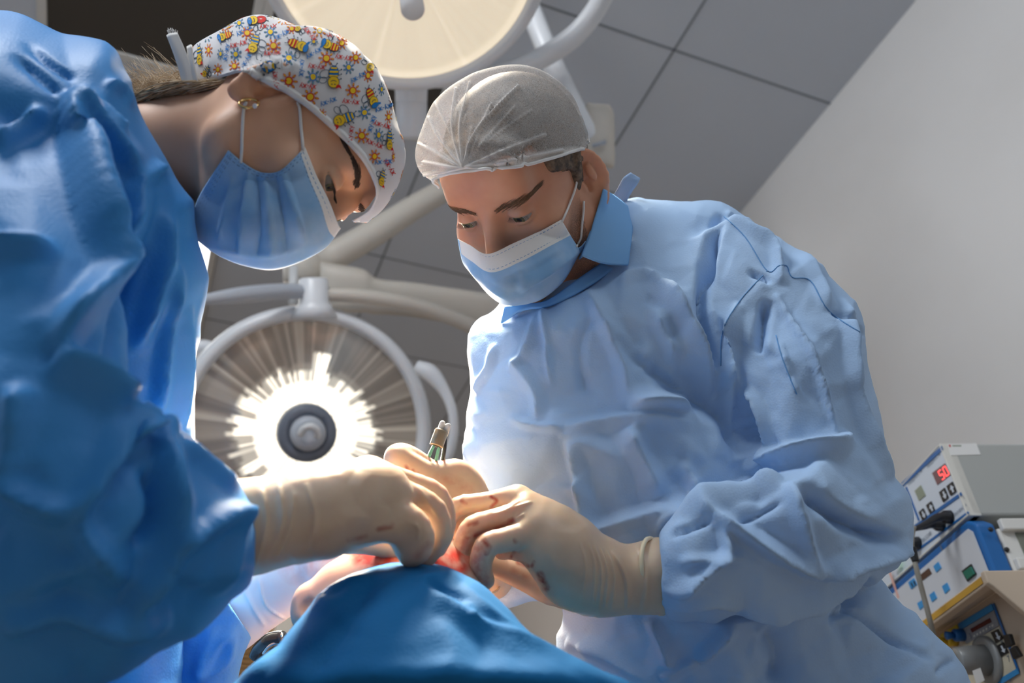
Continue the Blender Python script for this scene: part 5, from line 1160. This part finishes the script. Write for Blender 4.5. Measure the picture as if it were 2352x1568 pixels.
bb = seg([(2153, 1082), (2161, 1076), (2172, 1098), (2164, 1104)], 'afgcd'); o_ = seg([(2163, 1074), (2171, 1068), (2182, 1089), (2174, 1096)], 'abcdef'); bb.add(o_.v, o_.f)
part_label(bb.build('digits', m_lit, db, False), 'glowing red digits 50')
pp('display', [(2102, 1127), (2116, 1114), (2127, 1137), (2112, 1150)], m_lcd, d1, .002)
for k, q in enumerate(([(2159, 1130), (2171, 1120), (2180, 1142), (2168, 1153)], [(2176, 1116), (2189, 1106), (2198, 1128), (2185, 1138)], [(2112, 1176), (2122, 1167), (2131, 1188), (2121, 1196)], [(2129, 1160), (2140, 1151), (2149, 1172), (2138, 1180)])):
    bt = pp('button', q, m_blk, d1, .002, .002); A, B_, C_, D_ = [np.array(p, float) for p in q]
    g = lambda u, v: A + (B_ - A) * u + (D_ - A) * v
    up = k % 2 == 1; ar = [(.5, .12), (.85, .5), (.62, .5), (.62, .86), (.38, .86), (.38, .5), (.15, .5)]
    if not up: ar = [(u, 1 - v) for u, v in ar]
    pp('arrow', [g(*p) for p in ar], m_pan, bt, .004, .0004)
wr = -EW
for s, x, y, sz in (('МОЩНОСТЬ', 2131, 1076, .0075), ('МОЩНОСТЬ', 2088, 1116, .0085), ('ИНСТРУМЕНТ А', 2180, 1200, .0075), ('ПАССИВ', 2118, 1248, .0085)):
    text(s, fp(x, y, .002), wr, sz, m_txt, d1)
for y in (1140, 1153, 1166, 1180): pp('scale_mark', [(2074 + (y - 1140) * .15, y), (2083 + (y - 1140) * .2, y - 6), (2083 + (y - 1140) * .2, y - 4), (2074 + (y - 1140) * .15, y + 2)], m_txt, d1, .002, .0004)
b = pp('sticker', [(2176, 1020), (2242, 1018), (2252, 1044), (2184, 1046)], m_white, None, 0)
bpy.data.objects.remove(b)
def sp(x, y, w=0.0): return on_plane(x, y, O + EW * w, EW)
stk = MB().prism([sp(x, y) for x, y in ((2176, 1020), (2242, 1018), (2252, 1044), (2184, 1046))], -EW, .0008).build('sticker', m_white, d1, False)
MB().prism([sp(x, y, -.0008) for x, y in ((2179, 1021), (2183, 1021), (2184, 1026), (2180, 1026))], -EW, .0003).build('mark', m_lit if False else mat('mark_red', (.6, .08, .06), .6), stk, False)
MB().prism([sp(x, y, -.0008) for x, y in ((2187, 1022), (2208, 1022), (2208, 1025), (2188, 1025))], -EW, .0003).build('mark', m_lcd, stk, False)
# plugs with their leads
lead = thing('electrode_lead', fp(2183, 1187), 'grey electrode lead with black plugs hanging in front of the device panels', 'cable')
for (x, y) in ((2183, 1187), (2164, 1204), (2110, 1247)):
    c = fp(x, y, .002); b = MB(); b.lathe(c, -EQ, [(0, .011), (.010, .0105), (.014, .008)], 20); b.build('socket', m_blk, d1)
j = V(2098, 1216, 1.33)
for (x, y) in ((2183, 1187), (2164, 1204)):
    c = fp(x, y, .0195); MB().tube([c, c - EQ * .02, c * .55 + j * .45 - EQ * .01, j], [.0062, .0062, .005, .003], 10).build('plug', m_blk, lead)
m_lead = mat('lead_grey', (.30, .28, .24), .45)
MB().tube([V(2100, 1208, 1.325), V(2095, 1235, 1.32), V(2096, 1262, 1.315), V(2106, 1310, 1.30), V(2122, 1370, 1.29), V(2136, 1425, 1.28), V(2150, 1490, 1.28), V(2160, 1600, 1.27), V(2150, 1900, 1.3)], [.0032, .0034, .0034, .004, .004, .004, .004, .004, .004], 10).build('lead', m_lead, lead)
MB().tube([V(2096, 1256, 1.316), V(2098, 1272, 1.312), V(2104, 1290, 1.305)], [.0055, .0062, .0052], 12).build('sleeve', m_blk, lead)
# --- white unit with the blue frame
zt2 = zb1 - .006; zb2 = fp(2262, 1313, .06)[2] + .004
d2 = thing('medical_console', O + ZD * zb2, 'white console with blue frame and blue square buttons, middle of the stack', 'medical device')
MB().box(*bx(O, -.012, .40, .026, .46, zb2, zt2 - .02)).build('case', m_railw, d2, False, .004)
fo = .006
b = MB(); prof = [fp(2216, 1188, fo), fp(2236, 1192, fo), fp(2290, 1322, fo), fp(2330, 1420, fo)]
zs = [p[2] for p in prof]; ws = [(p - O) @ EW for p in prof]
b.prism([O + EW * .42 - EQ * fo + ZD * zt2, O + EW * (ws[0]) - EQ * fo + ZD * zt2, O + EW * (ws[0] - .018) - EQ * fo + ZD * (zt2 - .014), O + EW * (ws[0] - .018) - EQ * fo + ZD * zb2, O + EW * .42 - EQ * fo + ZD * zb2], EQ, .030)
b.build('blue_frame', m_blue, d2, False, .004)
wA = ws[0] - .018
MB().prism([O + EW * .41 - EQ * (fo + .001) + ZD * (zt2 - .014), O + EW * (wA + .018) - EQ * (fo + .001) + ZD * (zt2 - .014), O + EW * (wA + .010) - EQ * (fo + .001) + ZD * (zt2 - .022), O + EW * (wA + .010) - EQ * (fo + .001) + ZD * zb2, O + EW * .41 - EQ * (fo + .001) + ZD * zb2], -EQ, .002).build('front_panel', mat('console_white', (.62, .65, .70), .4), d2, False)
po = fo + .003
for q in ([(2145, 1300), (2156, 1290), (2163, 1304), (2152, 1314)], [(2087, 1337), (2100, 1327), (2107, 1342), (2094, 1353)], [(2165, 1346), (2176, 1338), (2183, 1353), (2172, 1363)], [(2136, 1366), (2146, 1358), (2153, 1373), (2142, 1382)], [(2108, 1385), (2118, 1378), (2124, 1391), (2114, 1400)]): pp('button', q, m_btn, d2, po, .0015)
for q in ([(2092, 1339), (2094, 1337), (2098, 1346), (2096, 1348)], [(2098, 1335), (2101, 1333), (2104, 1342), (2102, 1344)]): pp('socket', q, m_blk, d2, po + .0016, .0005)
pp('display', [(2112, 1322), (2134, 1304), (2141, 1317), (2118, 1334)], mat('display_brown', (.09, .05, .04), .2), d2, po, .001)
pw = pp('power_switch', [(2211, 1311), (2232, 1295), (2244, 1318), (2224, 1335)], m_blk, d2, po, .002); pp('rocker', [(2215, 1314), (2232, 1301), (2240, 1317), (2225, 1330)], mat('rocker_green', (.01, .16, .11), .3), pw, po + .002, .003)
pp('panel_seam', [(2158, 1252), (2160, 1251), (2204, 1345), (2202, 1346)], m_txt, d2, po - .0009, .0003)
pp('indicator', [(2052, 1300), (2064, 1288), (2067, 1294), (2055, 1305)], mat('green_lens', (.02, .5, .06), .3, emis=(.03, .8, .1), es=.3), d2, po, .003)
pp('warning_tape', [(2040, 1310), (2044, 1308), (2066, 1372), (2062, 1374)], mat('tape_pink', (.75, .42, .35), .6), d2, po, .0004)
for (y0, y1) in ((1196, 1222), (1286, 1312)):
    pa, pb = sp(2262, y0, -.012), sp(2262, y1, -.012)
    MB().box(*bx(O, -.022, -.012, .03, .46, pb[2], pa[2])).build('rail', m_railw, d2, False, .002)
pa, pb = sp(2300, 1224, -.012), sp(2300, 1284, -.012)
MB().box(*bx(O, -.0135, -.0115, .052, .45, pb[2], pa[2])).build('side_recess', mat('recess_grey', (.20, .21, .17), .7), d2, False)
for (x, y) in ((2275, 1216), (2312, 1262)):
    c = sp(x, y, -.022 if y < 1230 else -.012); MB().lathe(c, -EW, [(0, .004), (.002, .0035)], 12).build('screw', m_blk, d2)
# --- beige unit with the big dial
z3t = fp(2262, 1313, .06)[2]; z3b = z3t - .30
Oe = fp(2262, 1313, .06); we = (Oe - O) @ EW
d3 = thing('generator', O + ZD * z3b, 'beige generator with a large grey dial and ochre stripe, lowest in the stack', 'medical device')
def q3(w, off, z): return O + EW * w - EQ * off + ZD * z
lipz = fp(2258, 1348, .06)[2]; W3 = .42
b = MB()
prf = [(.06, z3t), (-.40, z3t), (-.40, z3b), (.035, z3b), (.005, z3b + .01), (.005, lipz + .014), (.045, lipz), (.06, lipz)]
b.prism([q3(we + .008, o_, z) for o_, z in prf], EW, W3); b.build('case', m_beige, d3, False, .002)
MB().prism([q3(we, o_, z) for o_, z in [(.062, z3t + .002), (-.40, z3t + .002), (-.40, z3b), (.062, z3b)]], EW, .008).build('side_cheek', m_beige, d3, False, .002) if False else None
MB().prism([q3(we - .001, o_, z) for o_, z in [(.062, z3t + .002), (-.40, z3t + .002), (-.40, z3b), (.02, z3b), (.012, lipz - .06), (.055, lipz - .006), (.062, lipz)]], EW, .010).build('side_cheek', m_beige, d3, False, .002)
MB().prism([q3(we + .012, .0605, z3t - .003), q3(we + .16, .0605, z3t - .003), q3(we + .16, .0605, lipz + .004), q3(we + .012, .0605, lipz + .004)], -EQ, .0008).build('stripe', m_ora, d3, False)
MB().prism([q3(we + .162, .0605, z3t - .003), q3(we + .40, .0605, z3t - .003), q3(we + .40, .0605, lipz + .004), q3(we + .162, .0605, lipz + .004)], -EQ, .0008).build('stripe', m_ora, d3, False)
p3 = .0055
pp('header', [(2202, 1432), (2278, 1386), (2284, 1400), (2206, 1447)], m_btn, d3, p3); pp('header', [(2160, 1458), (2198, 1434), (2203, 1446), (2168, 1466)], mat('header_yellow', (.70, .60, .08), .5), d3, p3)
pp('display_field', [(2206, 1448), (2284, 1402), (2296, 1436), (2222, 1480)], mat('panel_grey', (.30, .30, .32), .5), d3, p3)
dd = pp('display', [(2230, 1444), (2274, 1419), (2278, 1428), (2234, 1452)], mat('display_maroon', (.10, .012, .015), .2), d3, p3 + .0012)
b = MB()
for k in range(7):
    x, y = 2236 + k * 7, 1459 - k * 4; b.prism([fp(x, y, p3 + .0012), fp(x + 3, y - 2, p3 + .0012), fp(x + 4, y + 2, p3 + .0012), fp(x + 1, y + 4, p3 + .0012)], -EQ, .0004)
b.build('indicator_row', m_edge, d3, False)
pp('dial_field', [(2196, 1490), (2296, 1440), (2336, 1540), (2240, 1590)], mat('dial_cream', (.66, .60, .46), .5), d3, p3)
pp('panel_edge', [(2280, 1386), (2284, 1385), (2342, 1540), (2338, 1541)], m_blue, d3, p3 + .001); pp('panel_edge', [(2338, 1534), (2342, 1546), (2270, 1590), (2262, 1580)], m_btn, d3, p3 + .001)
for (x, y, m_, rr) in ((2213, 1458, m_blue, .0095), (2195, 1470, mat('knob_yellow', (.75, .46, .02), .4), .009)):
    c = fp(x, y, p3); b = MB(); b.lathe(c, -EQ, [(0, rr), (.014, rr), (.016, rr * .8), (.016, .001)], 16); b.lathe(c - EQ * .016, -EQ, [(0, rr * .5), (.012, rr * .7), (.013, .001)], 8); b.build('knob', m_, d3)
for q in ([(2278, 1452), (2294, 1444), (2306, 1466), (2290, 1477)], [(2290, 1484), (2306, 1474), (2318, 1498), (2302, 1507)]):
    bt = pp('button', q, m_blk, d3, p3 + .001, .002); A, B_, C_, D_ = [np.array(p, float) for p in q]; g = lambda u, v: A + (B_ - A) * u + (D_ - A) * v
    pp('arrow', [g(.4, .15), g(.6, .15), g(.6, .55), g(.8, .55), g(.5, .85), g(.2, .55), g(.4, .55)], m_pan, bt, p3 + .003, .0004)
c = fp(2272, 1515, p3); m_dial = mat('dial_grey', (.30, .31, .31), .35, .2)
b = MB(); b.lathe(c, -EQ, [(0, .034), (.006, .034), (.008, .030), (.008, .024)], 40); dl = b.build('dial', m_dial, d3)
b = MB(); b.lathe(c - EQ * .008, -EQ, [(0, .022), (.042, .019), (.044, .017), (.044, .001)], 36); b.build('dial_knob', m_dial, dl)
cp = fp(2272, 1515, p3 + .0012)
for i, s in enumerate(('2', '3', '4', '5', '6', '7', '8', '9', '10')):
    an = math.radians(150 - i * 33); text(s, cp + (-EW) * (.048 * math.cos(an)) + ZD * (.048 * math.sin(an)) - ZD * .004 + EW * .004, wr, .012, m_txt, d3, 'dial_number')
for q in ([(2312, 1458), (2326, 1455), (2334, 1480), (2318, 1488)], [(2326, 1490), (2338, 1482), (2352, 1506), (2336, 1514)]): pp('side_switch', q, m_blk, d3, .0145, .006, .001)
pp('tag', [(2234, 1540), (2252, 1533), (2262, 1562), (2244, 1572)], m_white, d3, .052, .0006)
# --- trolley carrying the stack
tr = thing('trolley', O, 'white equipment trolley below the stacked devices, mostly out of the picture', 'trolley')
MB().box(*bx(O, we - .03, we + .46, -.06, .42, z3b - .03, z3b - .002)).build('shelf', m_railw, tr, False, .004)
for w in (we, we + .43):
    for q in (-.03, .39): MB().box(*bx(O, w - .015, w + .015, q - .015, q + .015, .0, z3b - .03)).build('leg', m_railw, tr, False)
